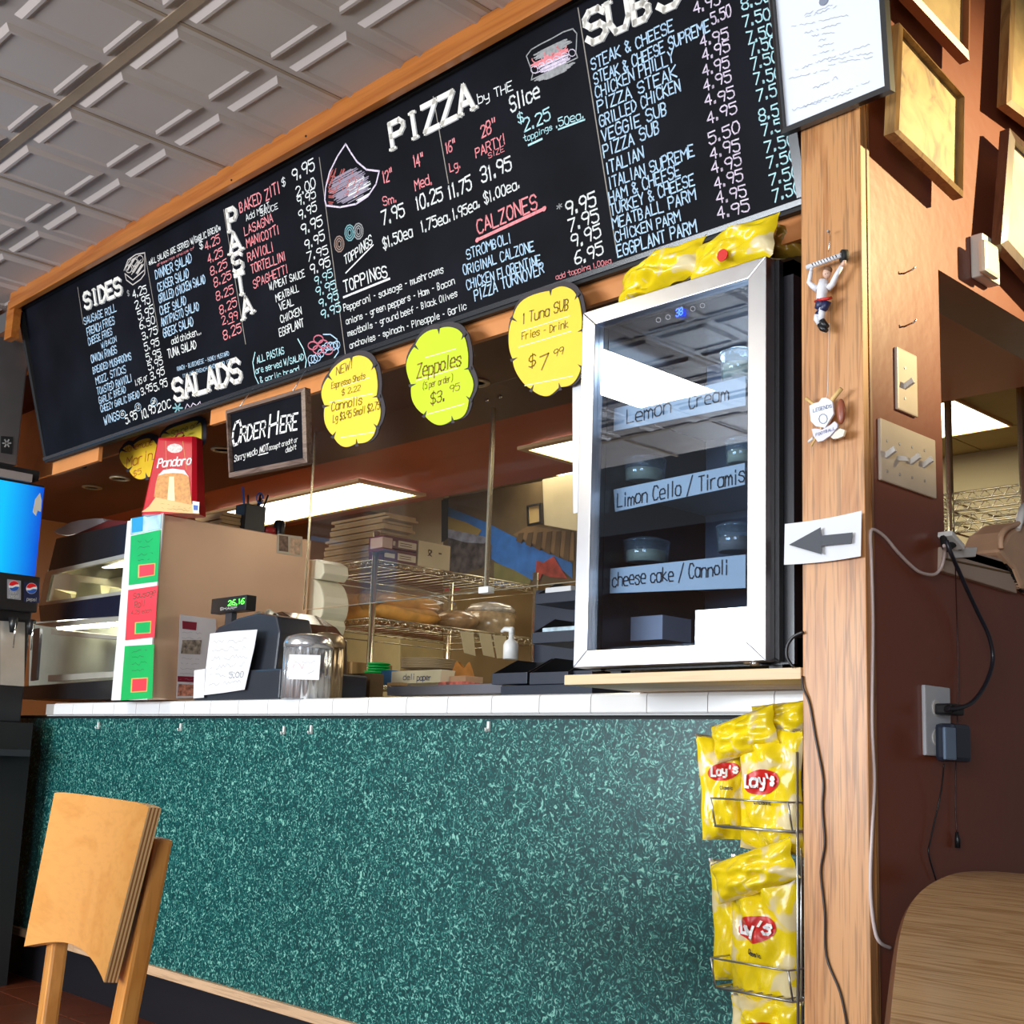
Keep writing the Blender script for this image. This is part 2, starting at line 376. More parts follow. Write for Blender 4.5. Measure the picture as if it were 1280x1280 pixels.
def wpix(mb, pl, text, u0, v0, u1, v1, hpx, mi=0, wf=0.12, lift=0.0012, jit=0.06, lean=0.0):
    """write on plane pl, baseline between two points seen at those pixels, capitals hpx tall there"""
    p0 = pl.at(u0, v0, lift); p1 = pl.at(u1, v1, lift)
    q0 = proj(p0); q1 = proj(p0 + pl.b * 0.05); per = math.hypot(q1[0] - q0[0], q1[1] - q0[1]) / 0.05
    h = hpx / per
    b = pl.b
    write(mb, text, p0, p1, b, h, h * wf, mi, jit, lean=lean)
def scribble(mb, pl, u0, v0, u1, v1, hpx, mi=0, w=0.0008, lift=0.0012, seed=1):
    rnd = random.Random(seed); n = max(6, int(math.hypot(u1 - u0, v1 - v0) / 2.2)); pts = []
    for i in range(n + 1):
        t = i / n
        if rnd.random() < 0.16 and len(pts) > 1:
            ribbon(mb, pts, pl.n, w, mi); pts = []; continue
        pts.append(pl.at(u0 + (u1 - u0) * t, v0 + (v1 - v0) * t - hpx * rnd.random(), lift))
    if len(pts) > 1: ribbon(mb, pts, pl.n, w, mi)
def poly(mb, pl, pts, mi=0, lift=0.0006):
    mb.add([pl.at(u, v, lift) for u, v in pts], [tuple(range(len(pts)))[::-1]], mi)
# ================================================================== SETTING
WX = -1.145            # face of the side wall
SOF = 2.081            # underside of the lowered soffit
CH = 2.69              # ceiling
floor = struct(MB().box(-6.6, 3, -4, 6.6, -0.03, -0.004), 'floor', mat('floor_grout', (0.05, 0.02, 0.012), 0.6))
ft = MB().box(-0.148, 0.148, -0.148, 0.148, -0.006, 0.0)
ft0 = ft.build('floor_tile', mat('quarry_tile', (0.11, 0.025, 0.010), 0.35, var=0.2, scale=5), floor, bevel=0.002)
first = True
for i in range(9):
    for j in range(7):
        o = ft0 if first else ft0.copy()
        if not first: COL.objects.link(o)
        o.location = (-5.35 + i * 0.303, 0.7 + j * 0.303, 0); first = False
ceiling = struct(MB().box(-6.6, 1.2, -1.6, 1.84, CH + 0.012, CH + 0.04), 'ceiling', ceil_m)
def ceil_tile():
    mb = MB(); mb.box(-0.294, 0.294, -0.294, 0.294, -0.001, 0.012)
    for sx in (-1, 1):
        for sy in (-1, 1):
            cx, cy = sx * 0.147, sy * 0.147
            def rg(h, z): return [(cx - h, cy - h, z), (cx + h, cy - h, z), (cx + h, cy + h, z), (cx - h, cy + h, z)]
            L = [rg(0.124, -0.001), rg(0.110, -0.013), rg(0.102, -0.013), rg(0.094, -0.007), rg(0.090, -0.007)]
            for a, b in zip(L[:-1], L[1:]):
                for k in range(4):
                    k2 = (k + 1) % 4; mb.add([a[k2], a[k], b[k], b[k2]], [(0, 1, 2, 3)])
            mb.add(L[-1], [(3, 2, 1, 0)])
    return mb
ct0 = ceil_tile().build('ceiling_tile', ceil_m, ceiling); first = True
for i in range(-5, 4):
    for j in range(-3, 2):
        o = ct0 if first else ct0.copy()
        if not first: COL.objects.link(o)
        o.location = (-2.655 - 0.3 + i * 0.6, 1.01 + j * 0.6 - 0.0, CH); first = False
for j in range(-3, 2):
    struct(MB().box(-6.6, 1.2, 0.71 + j * 0.6 - 0.015, 0.71 + j * 0.6 + 0.015, CH - 0.006, CH + 0.004), 'ceiling_tee', tee_m, ceiling)
for i in range(-5, 4):
    struct(MB().box(-2.661 + i * 0.6, -2.649 + i * 0.6, -1.6, 1.82, CH - 0.003, CH + 0.004), 'ceiling_tee', tee_m, ceiling)
# stained wood strip where the board meets the ceiling, with its nail heads
t1 = struct(MB().box(-4.86, -1.14, 1.82, 1.845, 2.618, 2.688), 'trim_1', oakx, bevel=0.002)
for u, v in ((289, 225), (382, 170), (570, 35)):
    p = Q(u, v, 1.818); struct(MB().lathe(p, [(0.003, -0.001), (0.003, 0.002)], 8, axis='Y'), 'nail_head', dblack, t1)
# wood return at the far left end and the beam over the far corner
struct(MB().box(-4.90, -4.83, 1.83, 1.86, 2.50, 2.66), 'trim_2', oakx)
struct(MB().box(-6.4, -4.92, 2.0, 2.03, 2.45, 2.69), 'trim_3', oakx)
# header with a face below the board, soffit and kitchen soffit
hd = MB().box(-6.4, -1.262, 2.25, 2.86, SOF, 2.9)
hd = struct(hd, 'wall_header', shaded_red)
struct(MB().box(-6.4, -1.264, 2.238, 2.25, SOF, 2.42), 'header_face', mat('header_orange_lit', (0.66, 0.25, 0.075), 0.45), hd)  # orange paint brightened to stand in for light from below
for ua, ub in ((30, 148), (256, 1004)):
    xa_, xb_ = Q(ua, 600, 2.06).x, Q(ub, 300, 2.06).x
    struct(MB().box(max(xa_, -4.86), min(xb_, -1.285), 2.062, 2.078, EYE.z + 0.517 * 2.062, EYE.z + 0.57 * 2.062), 'fascia_board', MATS['header_orange_lit'], hd, bevel=0.001)
cs = struct(MB().box(-6.4, -1.262, 2.86, 3.60, SOF + 0.004, 2.9), 'ceiling_soffit', brick_red)
for u, v in ((595, 478), (115, 609), (150, 598), (278, 562)):
    c = QZ(u, v, SOF); c = Vector((c.x, min(c.y, 2.72), SOF))
    t = T(MB().lathe(c, [(0.045, 0.0), (0.045, -0.004), (0.032, -0.006), (0.030, 0.0)], 20).build('recessed_spotlight', [mat('pale_brass', (0.75, 0.60, 0.36), 0.35, 0.3)]), {595: 'small round recessed spotlight above the right yellow sign', 115: 'leftmost small recessed spotlight in the dark red soffit', 150: 'second small recessed spotlight from the left in the soffit', 278: 'small recessed spotlight just left of the Order Here sign'}[u], 'light', 'recessed spotlights')
# kitchen shell
struct(MB().box(-6.6, -1.15, 5.6, 5.7, 0, 2.9), 'wall_back', beige_w)
struct(MB().box(-6.6, -6.4, 1.2, 5.7, 0, 2.9), 'wall_left', orange_p)
kc = struct(MB().box(-6.6, -1.262, 3.60, 5.7, 2.46, 2.5), 'ceiling_kitchen', mat('tile_seam', (0.20, 0.13, 0.05), 0.8))
for i in range(8):
    for j in range(4):
        x0 = -6.3 + i * 0.61; y0 = 3.61 + j * 0.55
        struct(MB().box(x0 + 0.004, x0 + 0.606, y0 + 0.004, y0 + 0.546, 2.452, 2.462), 'ceiling_tile', olive_w, kc)
struct(MB().box(-6.6, 3.0, -3.4, -3.3, 0, 2.69), 'wall_front', mat('dining_wall', (0.34, 0.20, 0.12), 0.6))
struct(MB().box(-1.25, 4.0, 1.85, 5.7, 3.6, 3.65), 'ceiling_lobby', ceil_m); struct(MB().box(-1.25, 4.0, 1.84, 1.88, 2.69, 3.65), 'wall_lobby', maroon)
# side wall with the pass-through opening
OY0, OY1, OZ0, OZ1 = 2.25, 3.7, 1.345, 1.925
wr = MB(); x0, x1 = WX - 0.115, WX
wr.box(x0, x1, 1.97, OY0, 0, 3.6); wr.box(x0, x1, OY0, OY1, 0, OZ0); wr.box(x0, x1, OY0, OY1, OZ1, 3.6); wr.box(x0, x1, OY1, 5.6, 0, 3.6)
wr = struct(wr, 'wall_right', maroon)
# oak board closing the end of the side wall
oakb = struct(MB().box(-1.271, -1.141, 1.95, 1.969, 0, 2.9), 'trim_4', oak, bevel=0.002)
struct(MB().box(-1.1445, -1.139, 1.969, 1.977, 0, 2.9), 'edge_bead', wood('oak_edge', (0.42, 0.19, 0.06), (0.20, 0.07, 0.02), 'Z', 10, 6.0), oakb)

# ================================================================== MENU BOARD
B_TOP = Vector((0, 1.87, EYE.z + 0.932 * 1.87)); B_BOT = Vector((0, 2.03, EYE.z + 0.552 * 2.03))
UP = (B_TOP - B_BOT).normalized()
BP = Plane(B_BOT, (1, 0, 0), UP)
NB = BP.n; HB = (B_TOP - B_BOT).length
mbd = thing('menu_board', 'long black chalk menu board tilted forward under the ceiling, with chalk prices', 'menu board', (-3.0, 2.03, B_BOT.z))
XL, XR = -4.87, -1.30
def bslab(mb, xa, xb, ha, hb, d0, d1, mi=0):
    a = [Vector((x, B_BOT.y, B_BOT.z)) + UP * h + NB * d for x, h, d in ((xa, ha, d0), (xb, ha, d0), (xb, ha, d1), (xa, ha, d1))]
    b = [Vector((x, B_BOT.y, B_BOT.z)) + UP * h + NB * d for x, h, d in ((xa, hb, d0), (xb, hb, d0), (xb, hb, d1), (xa, hb, d1))]
    mb.hexa(a, b, mi)
mb = MB(); bslab(mb, XL, XR, 0.0, HB + 0.02, -0.02, 0.0); mb.build('panel', board_m, mbd)
# frame : top, bottom ledge, ends
mb = MB(); bslab(mb, XL, XR, HB - 0.035, HB + 0.01, 0, 0.016); mb.build('frame_rail', dblack, mbd)
ledge_m = mat('ledge_black_gloss', (0.02, 0.022, 0.028), 0.22, spec=0.9, coat=0.6)
mb = MB(); bslab(mb, XL, XR, 0.0, 0.013, 0, 0.005); mb.build('frame_rail', ledge_m, mbd, bevel=0.001)
mb = MB(); bslab(mb, XL, XR, -0.008, 0.0, -0.05, 0.0); mb.build('support_rail', dblack, mbd)
mb = MB(); bslab(mb, XR - 0.022, XR, 0.013, HB - 0.035, 0, 0.014); mb.build('frame_rail', ledge_m, mbd)
# the wing of the board at the far left end
mb = MB(); mb.hexa([(XL, 2.03, B_BOT.z), (XL + 0.02, 2.03, B_BOT.z), (XL + 0.02, 2.2, B_BOT.z), (XL, 2.2, B_BOT.z)], [(XL, 1.86, 2.62), (XL + 0.02, 1.86, 2.62), (XL + 0.02, 2.2, 2.62), (XL, 2.2, 2.62)]); mb.build('end_panel', dblack, mbd)
# printed dividers
mb = MB()
def dline(u0, v0, u1, v1, w=0.0032, mi=0, tgt=None):
    d_ = MB(); ribbon(d_, [BP.at(u0, v0, 0.001), BP.at(u1, v1, 0.001)], NB, w, 0); d_.build('divider_line', mat('divider_grey', (0.30, 0.27, 0.23), 0.8), mbd)
for l in ((97, 359, 104, 405), (181, 316, 198, 414), (279.5, 262, 307, 430), (399, 197, 432, 446), (541.5, 121, 560.5, 229), (722.5, 10, 771, 316)): dline(*l)
CM = [chalkw, chalkb, chalkp, chalka, chalkl, chalkg, chalkc]
def block(name, sc, ox, oy, rows, parent=None, pl=None, mats=None, lift=0.0012, wf=0.12, jit=0.06):
    mb = MB()
    for r in rows:
        mi = r[6] if len(r) > 6 else 0
        wpix(mb, pl or BP, r[0], ox + r[1] / sc, oy + r[2] / sc, ox + r[3] / sc, oy + r[4] / sc, r[5] * 0.88 / sc, mi, r[7] if len(r) > 7 else wf * 1.12, lift=lift, jit=jit)
    return mb.build(name, mats or CM, parent or mbd)
def big(name, sc, ox, oy, rows, white_i=0):
    """slab letters : thick white strokes with serifs over a grey drop shade"""
    mb = MB()
    for (txt, u0, v0, u1, v1, h) in rows:
        for k, (du, dv, mi, wf) in enumerate(((1.8, 0.8, 1, 0.26), (0, 0, 0, 0.22))):
            p0 = BP.at(ox + u0 / sc + du, oy + v0 / sc + dv, 0.0011 + 0.0006 * k); p1 = BP.at(ox + u1 / sc + du, oy + v1 / sc + dv, 0.0011 + 0.0006 * k)
            q0 = proj(p0); q1 = proj(p0 + UP * 0.05); per = math.hypot(q1[0] - q0[0], q1[1] - q0[1]) / 0.05; hh = (h / sc) / per
            a = (p1 - p0); L = a.length; a.normalize(); n = len(txt); cw = L / n
            for i, c in enumerate(txt):
                o = p0 + a * (i * cw + cw * 0.08); w = cw * 0.80
                for st in glyph(c): ribbon(mb, [o + a * (gx * w) + UP * (gy * hh) for gx, gy in st], NB, hh * wf * (0.8 if mi else 1), mi)
                ser = {'P': [(0, 0)], 'I': [(.5, 0), (.5, 1)], 'D': [], 'E': [], 'A': [(0, 0), (1, 0)], 'T': [(.5, 0)], 'U': [(0, 1), (1, 1)], 'L': [(0, 1)], 'B': []}.get(c, [])
                for sx, sy in ser: ribbon(mb, [o + a * (sx * w - 0.22 * w) + UP * (sy * hh), o + a * (sx * w + 0.22 * w) + UP * (sy * hh)], NB, hh * 0.11, mi)
    return mb.build(name, [chalkc, chalkg], mbd)
big('chalk_heading', 6.737, 90, 350, [('SIDES', 105, 245, 425, 105, 125)])
big('chalk_heading', 3.5556, 60, 200, [('SALADS', 560, 1070, 865, 975, 88)])
big('chalk_heading', 3.5556, 60, 200, [('P', 802, 318, 848, 300, 92), ('A', 805, 418, 865, 392, 82), ('S', 822, 505, 872, 480, 78), ('T', 838, 605, 884, 585, 90), ('A', 862, 708, 915, 670, 80)])
big('chalk_heading', 3.5556, 390, 60, [('PIZZA', 352, 450, 728, 262, 108)])
big('chalk_heading', 3.7655, 720, 0, [('SUBS', 48, 212, 500, 5, 140)])
block('chalk_lettering', 6.737, 90, 350, [
 ('SAUSAGE ROLL', 105, 375, 375, 262, 66, 1), ('FRENCH FRIES', 130, 470, 360, 365, 70, 1), ('CHEESE FRIES', 140, 548, 340, 460, 64, 1), ('W/BACON', 250, 575, 375, 515, 50, 1),
 ('ONION RINGS', 165, 700, 380, 615, 70, 1), ('BREADED MUSHROOMS', 180, 790, 500, 665, 62, 1), ('MOZZ. STICKS', 205, 880, 455, 775, 66, 1), ('TOASTED RAVIOLI', 215, 970, 505, 850, 66, 1),
 ('GARLIC BREAD', 230, 1045, 455, 945, 60, 1), ('1.95 or', 535, 895, 640, 838, 55), ('CHEEZY GARLIC BREAD', 245, 1115, 570, 985, 60, 1), ('3.95', 585, 975, 680, 930, 70), ('WINGS', 275, 1220, 400, 1165, 76, 1),
 ('5.95', 455, 1215, 550, 1165, 80), ('10.95', 590, 1175, 705, 1110, 84), ('20', 725, 1120, 795, 1085, 80), ('C', 805, 1085, 835, 1068, 80), ('6', 415, 1145, 438, 1135, 36), ('12', 540, 1090, 570, 1078, 36), ('24', 675, 1045, 705, 1030, 36),
 ('$', 468, 135, 485, 130, 45, 5), ('4.25', 515, 155, 630, 105, 76), ('2.95', 535, 245, 660, 190, 76), ('5.95', 560, 340, 690, 280, 76), ('6.50', 575, 420, 700, 360, 72), ('3.75', 595, 505, 720, 450, 72),
 ('5.95', 615, 600, 735, 545, 72), ('5.95', 630, 690, 750, 635, 66), ('5.95', 645, 760, 765, 705, 66), ('3.95', 665, 845, 780, 795, 70), ('5.95', 695, 935, 805, 890, 72)])
mb = MB()
for cu, cv in ((425, 1130), (555, 1070), (690, 1025)):
    ribbon(mb, [BP.at(90 + (cu + 26 * math.cos(a * 0.63)) / 6.737, 350 + (cv + 34 * math.sin(a * 0.63)) / 6.737, 0.0012) for a in range(11)], NB, 0.0022)
mb.build('circled_numbers', chalkb, mbd)
block('chalk_lettering', 3.5556, 60, 200, [
 ('*ALL SALADS ARE SERVED W/GARLIC BREAD*', 450, 468, 768, 312, 28), ('dressings choice of', 485, 472, 650, 395, 13, 2), ('DINNER SALAD', 480, 530, 640, 455, 44, 1), ('CEASER SALAD', 490, 585, 627, 520, 42, 1), ('GRILLED CHICKEN SALAD', 495, 635, 700, 545, 40, 1),
 ('CHEF SALAD', 500, 690, 615, 640, 40, 1), ('ANTIPASTO SALAD', 505, 740, 672, 665, 40, 1), ('GREEK SALAD', 515, 790, 647, 735, 42, 1), ('add chicken...', 550, 820, 682, 772, 32), ('TUNA SALAD', 535, 880, 660, 835, 40),
 ('RANCH - BLUECHEESE - HONEY MUSTARD', 575, 938, 805, 868, 20, 1), ('ITALIAN-FRENCH-THOUSAND ISLAND', 600, 968, 842, 892, 18, 1),
 ('$', 676, 398, 690, 390, 36), ('4.25', 700, 400, 765, 370, 42, 2), ('4.25', 712, 460, 778, 425, 42, 2), ('8.25', 725, 515, 797, 475, 42, 2), ('8.25', 740, 565, 815, 527, 42, 2), ('8.25', 750, 625, 825, 590, 42, 2), ('8.25', 765, 685, 840, 650, 42, 2), ('2.99', 775, 730, 845, 703, 38, 2), ('8.25', 782, 800, 860, 765, 44, 2)])
block('chalk_lettering', 3.5556, 60, 200, [
 ('BAKED ZITI', 855, 237, 1032, 145, 52, 2), ('Add MEAT', 882, 272, 985, 212, 30), ('SAUCE', 945, 252, 1022, 214, 28), ('LASAGNA', 875, 335, 1000, 275, 42, 2), ('MANICOTTI', 885, 390, 1028, 325, 44, 2), ('RAVIOLI', 890, 450, 1003, 405, 44, 2),
 ('TORTELLINI', 905, 505, 1057, 445, 44, 2), ('SPAGHETTI', 915, 570, 1067, 500, 40, 2), ('W/MEAT SAUCE', 985, 578, 1142, 518, 34), ('MEATBALL', 1015, 630, 1115, 582, 34), ('VEAL', 1030, 670, 1092, 642, 36), ('CHICKEN', 1035, 725, 1128, 685, 36), ('EGGPLANT', 1030, 785, 1137, 738, 38),
 ('$', 1042, 118, 1056, 108, 36), ('9.95', 1090, 95, 1185, 42, 56), ('2.00', 1105, 160, 1190, 122, 46), ('9.95', 1112, 207, 1190, 165, 44), ('9.95', 1118, 267, 1195, 225, 44), ('9.95', 1130, 335, 1220, 290, 50), ('9.95', 1145, 398, 1230, 355, 46), ('7.95', 1155, 452, 1245, 412, 42), ('9.95', 1170, 512, 1255, 470, 46),
 ('9.95', 1188, 556, 1265, 520, 38, 3), ('9.95', 1195, 607, 1280, 568, 42, 3), ('9.95', 1208, 657, 1292, 617, 42, 3), ('9.95', 1218, 708, 1302, 668, 44, 3),
 ('ALL PASTAS', 930, 905, 1050, 862, 34, 3), ('are served W/SALAD', 925, 950, 1138, 888, 30, 3), ('& garlic bread.', 945, 992, 1125, 938, 30, 3)])
mb = MB()
for pts in (((920, 855), (910, 900), (920, 960), (940, 1003)), ((1110, 795), (1135, 840), (1148, 890), (1142, 935))):
    mb = MB(); ribbon(mb, [BP.at(60 + a / 3.5556, 200 + b / 3.5556, 0.0012) for a, b in pts], NB, 0.004); mb.build('chalk_bracket', chalka, mbd)
block('chalk_lettering', 3.5556, 390, 60, [
 ('by THE', 740, 250, 892, 185, 44), ('Slice', 885, 282, 1012, 218, 74), ('12"', 318, 603, 362, 583, 56, 2), ('14"', 455, 533, 500, 512, 56, 2), ('16"', 598, 472, 642, 452, 56, 2), ('28"', 755, 398, 822, 362, 60, 2),
 ('Sm.', 318, 702, 378, 682, 44, 2), ('Med.', 460, 632, 535, 602, 50, 2), ('Lg.', 614, 552, 662, 532, 44, 2), ('PARTY!', 730, 487, 860, 425, 48, 2), ('SIZE', 785, 490, 855, 458, 26, 2),
 ('7.95', 315, 785, 412, 745, 64), ('10.25', 466, 722, 582, 672, 66), ('11.75', 610, 672, 710, 625, 68), ('31.95', 755, 598, 888, 542, 70), ('$1.50ea', 318, 893, 448, 838, 52), ('1.75ea.', 488, 820, 618, 768, 54), ('1.95ea.', 628, 765, 748, 705, 52), ('$1.00ea.', 768, 695, 925, 620, 52),
 ('$', 918, 335, 940, 325, 48, 3), ('2.25', 945, 372, 1060, 318, 60, 3), ('toppings', 942, 418, 1068, 362, 30, 3), ('.50ea.', 1085, 356, 1210, 310, 40, 3), ('TOPPINGS', 145, 1082, 335, 1015, 56), ('TOPPINGS', 148, 965, 268, 872, 44, 0),
 ('CALZONES', 738, 825, 1002, 712, 68, 2), ('STROMBOLI', 690, 940, 885, 862, 48, 1), ('ORIGINAL CALZONE', 675, 1010, 988, 900, 48, 1), ('CHICKEN FLORENTINE', 690, 1075, 1018, 962, 48, 1), ('PIZZA TURNOVER', 725, 1122, 1032, 1000, 52, 1),
 ('*', 1090, 720, 1112, 710, 36, 5), ('9.95', 1135, 750, 1262, 695, 70), ('7.95', 1145, 820, 1275, 768, 64), ('9.95', 1158, 890, 1285, 838, 62), ('6.95', 1172, 965, 1295, 915, 62), ('add topping 1.00ea', 1085, 1030, 1330, 955, 26, 2)])
mb = MB()
def cl(sc, ox, oy, pts, w, mi=0): ribbon(mb, [BP.at(ox + a / sc, oy + b / sc, 0.0014) for a, b in pts], NB, w, mi)
cl(3.5556, 390, 60, [(735, 853), (1032, 714)], 0.008, 1)
for a, b in ((735, 853), (1032, 714)): mb.lathe(BP.at(390 + a / 3.5556, 60 + b / 3.5556, 0.001), [(0.007, -0.0005), (0.007, 0.0005)], 12, 1, axis='Y')
cl(3.5556, 390, 60, [(140, 1108), (345, 1025)], 0.006); cl(3.5556, 390, 60, [(150, 1000), (272, 875)], 0.004); cl(3.5556, 390, 60, [(962, 432), (1022, 404)], 0.005, 2); cl(3.5556, 390, 60, [(1095, 362), (1212, 318)], 0.004, 2)
cl(3.5556, 60, 200, [(800, 730), (828, 718)], 0.003, 1)
mb.build('underline_strokes', [chalkw, chalkp, chalka], mbd)
block('chalk_lettering', 6.095, 390, 330, [
 ('Pepperoni - sausage - mushrooms', 245, 362, 1002, 62, 56), ('onions - green peppers - Ham - Bacon', 262, 462, 1088, 150, 54), ('meatballs - ground beef - Black Olives', 275, 552, 1108, 245, 52), ('anchovies - spinach - Pineapple - Garlic', 290, 642, 1178, 345, 52)])
sub = [('STEAK & CHEESE', 75, 328, 460, 145, 58), ('STEAK & CHEESE SUPREME', 88, 400, 630, 145, 58), ('CHICKEN PHILLY', 95, 465, 462, 290, 58), ('PIZZA STEAK', 105, 530, 475, 360, 60), ('GRILLED CHICKEN', 115, 598, 492, 425, 58), ('VEGGIE SUB', 125, 668, 432, 535, 62),
 ('PIZZA SUB', 132, 740, 397, 622, 62), ('ITALIAN', 145, 820, 320, 745, 62), ('ITALIAN SUPREME', 158, 890, 557, 735, 58), ('HAM & CHEESE', 160, 955, 492, 825, 60), ('TURKEY & CHEESE', 165, 1015, 558, 870, 58), ('MEATBALL PARM', 175, 1078, 565, 940, 58), ('CHICKEN PARM', 188, 1140, 492, 1040, 54), ('EGGPLANT PARM', 198, 1210, 568, 1090, 62)]
block('chalk_lettering', 3.7655, 720, 0, [r + (1,) for r in sub])
pr = [('4.95', 558, 68, 680, 18), ('5.50', 640, 118, 732, 75), ('4.95', 588, 222, 718, 178), ('4.95', 598, 285, 725, 240), ('4.95', 600, 358, 722, 315), ('4.95', 603, 428, 732, 382), ('4.95', 610, 502, 747, 458), ('4.95', 620, 585, 758, 525), ('5.50', 628, 680, 772, 622), ('4.95', 635, 748, 772, 705), ('4.95', 642, 820, 780, 775), ('4.95', 655, 890, 787, 850), ('4.95', 665, 960, 802, 920), ('4.95', 668, 1032, 817, 990)]
block('chalk_lettering', 3.7655, 720, 0, [r + (58, 4) for r in pr])
pb = [('8.50', 783, 48, 915, 0), ('7.50', 790, 128, 915, 88), ('7.50', 808, 203, 930, 165), ('7.50', 820, 262, 945, 222), ('7.50', 828, 328, 955, 290), ('7.50', 842, 402, 968, 365), ('7.50', 855, 475, 985, 435), ('8.50', 865, 572, 995, 530), ('7.50', 878, 640, 1010, 600), ('7.50', 892, 722, 1030, 680), ('7.50', 903, 795, 1038, 752), ('7.50', 915, 875, 1052, 832), ('7.50', 930, 950, 1060, 908)]
block('chalk_lettering', 3.7655, 720, 0, [r + (60, 3) for r in pb])
# chalk drawings
rd = random.Random(3)
def hatch(cx, cy, rx, ry, n, w, mi, ang=0.0, arc=0.0):
    for i in range(n):
        t = rd.uniform(-0.9, 0.9); r = math.sqrt(max(0, 1 - t * t)) * rd.uniform(0.6, 1); L = rx * r
        a = []
        for k in range(5):
            s = -1 + k / 2; x = s * L * 0.5 * rd.uniform(0.8, 1); y = t * ry * 0.5 + arc * (s * s) * ry * 0.2
            a.append((cx + x * math.cos(ang) - y * math.sin(ang), cy + x * math.sin(ang) + y * math.cos(ang)))
        ribbon(mb, [BP.at(p[0], p[1], 0.0010 + 0.0002 * rd.random()) for p in a], NB, w, mi)
mb = MB()   # pizza slice
crust = [(432, 180), (422, 195), (412, 215), (407, 235), (406, 250), (408, 257), (425, 259), (445, 255), (460, 245), (470, 230), (474, 214)]
ribbon(mb, [BP.at(a, b, 0.0013) for a, b in crust], NB, 0.005, 0); ribbon(mb, [BP.at(a, b, 0.0013) for a, b in ((474, 214), (458, 212), (446, 202), (438, 190), (432, 180))], NB, 0.005, 0)
hatch(436, 232, 58, 44, 60, 0.0026, 2, -0.5); hatch(430, 228, 40, 50, 26, 0.003, 1, -1.2); hatch(415, 238, 10, 46, 16, 0.003, 1, 0.1); hatch(448, 236, 40, 30, 20, 0.002, 3, -0.5)
mb.build('pizza_slice_drawing', [chalkl, mat('chalk_rust', (0.42, 0.10, 0.09), 0.9), mat('chalk_mauve', (0.30, 0.26, 0.33), 0.9), chalkw], mbd)
mb = MB()   # sub sandwich
hatch(690, 62, 62, 12, 18, 0.003, 3, -0.45); hatch(688, 72, 60, 8, 12, 0.004, 1, -0.42); hatch(692, 80, 58, 12, 16, 0.0022, 0, -0.42); hatch(694, 90, 58, 9, 16, 0.003, 3, -0.42)
for k in range(6):
    cx = 668 + k * 9.4; cy = 87 - k * 4.2; ribbon(mb, [BP.at(cx + 4.5 * math.cos(a), cy + 4.5 * math.sin(a), 0.0016) for a in [x * 0.7 for x in range(10)]], NB, 0.002, 0)
for cx, cy in ((671, 74), (686, 66), (702, 58)):
    ribbon(mb, [BP.at(cx + 6 * math.cos(a), cy + 5 * math.sin(a) - 0.5, 0.0016) for a in [x * 0.35 for x in range(10)]], NB, 0.003, 1)
ribbon(mb, [BP.at(a, b, 0.0016) for a, b in ((658, 70), (664, 62), (676, 55), (690, 48), (704, 40), (716, 36), (721, 42), (720, 66), (722, 72), (664, 100), (666, 92), (658, 70))], NB, 0.003, 3)
mb.build('sandwich_drawing', [chalkl, chalkp, chalkw, chalkg], mbd)
mb = MB()   # paper cone of fries
ribbon(mb, [BP.at(a, b, 0.0013) for a, b in ((155, 338), (160, 325), (170, 318), (181, 316), (181, 342), (176, 349), (166, 356), (158, 350), (156, 342), (166, 350), (180, 338))], NB, 0.004)
hatch(168, 332, 26, 22, 22, 0.003, 0, -1.0)
for cx, cy in ((161, 336), (168, 328), (175, 324)): ribbon(mb, [BP.at(cx + 4 * math.cos(a), cy + 5 * math.sin(a), 0.0016) for a in [x * 0.7 for x in range(10)]], NB, 0.0035, 0)
mb.build('fries_drawing', [mat('chalk_greige', (0.55, 0.50, 0.46), 0.9)], mbd)
mb = MB()   # bowl of spaghetti
for cx, cy in ((391, 432), (398, 424), (404, 430), (410, 438), (397, 437)): ribbon(mb, [BP.at(cx + 6 * math.cos(a), cy + 5 * math.sin(a), 0.0016) for a in [x * 0.6 for x in range(12)]], NB, 0.004, 0)
for k in range(9): cx, cy = 389 + k * 4, 449 - k * 2.6 + 3 * math.sin(k); ribbon(mb, [BP.at(cx + 4 * math.cos(a), cy + 5 * math.sin(a), 0.0015) for a in [x * 0.7 for x in range(10)]], NB, 0.0028, 1)
ribbon(mb, [BP.at(a, b, 0.0013) for a, b in ((386, 452), (388, 461), (402, 457), (416, 450), (423, 440), (421, 424), (413, 418), (404, 418))], NB, 0.0035, 1)
mb.build('spaghetti_drawing', [mat('chalk_rose', (0.60, 0.16, 0.22), 0.9), chalkb], mbd)
mb = MB()   # vegetables by the toppings, and salad leaf under SALADS
VM = [mat('chalk_brown', (0.35, 0.24, 0.20), 0.9), mat('chalk_teal', (0.20, 0.42, 0.45), 0.9), chalkg, chalkl]
for cx, cy, mi in ((424, 305, 0), (437, 291, 1), (448, 289, 2)):
    mb = MB()
    for q in range(3): ribbon(mb, [BP.at(cx + (6 - 2 * q) * math.cos(a), cy + (10 - 3 * q) * math.sin(a), 0.0014) for a in [x * 0.6 for x in range(12)]], NB, 0.0035, mi)
    mb.build('vegetable_drawing', VM, mbd)
mb = MB()
for k in range(6):
    a = k * 1.05; ribbon(mb, [BP.at(222, 510, 0.0014), BP.at(222 + 6 * math.cos(a), 510 + 6 * math.sin(a), 0.0014)], NB, 0.006, 1)
mb.build('salad_leaf_drawing', VM, mbd)
mb = MB()
ribbon(mb, [BP.at(a, b, 0.0014) for a, b in ((231, 512), (234, 505), (238, 510), (241, 504), (246, 507), (250, 502), (251, 506), (240, 512), (231, 512))], NB, 0.003, 3)
mb.build('salad_leaf_drawing', VM, mbd)

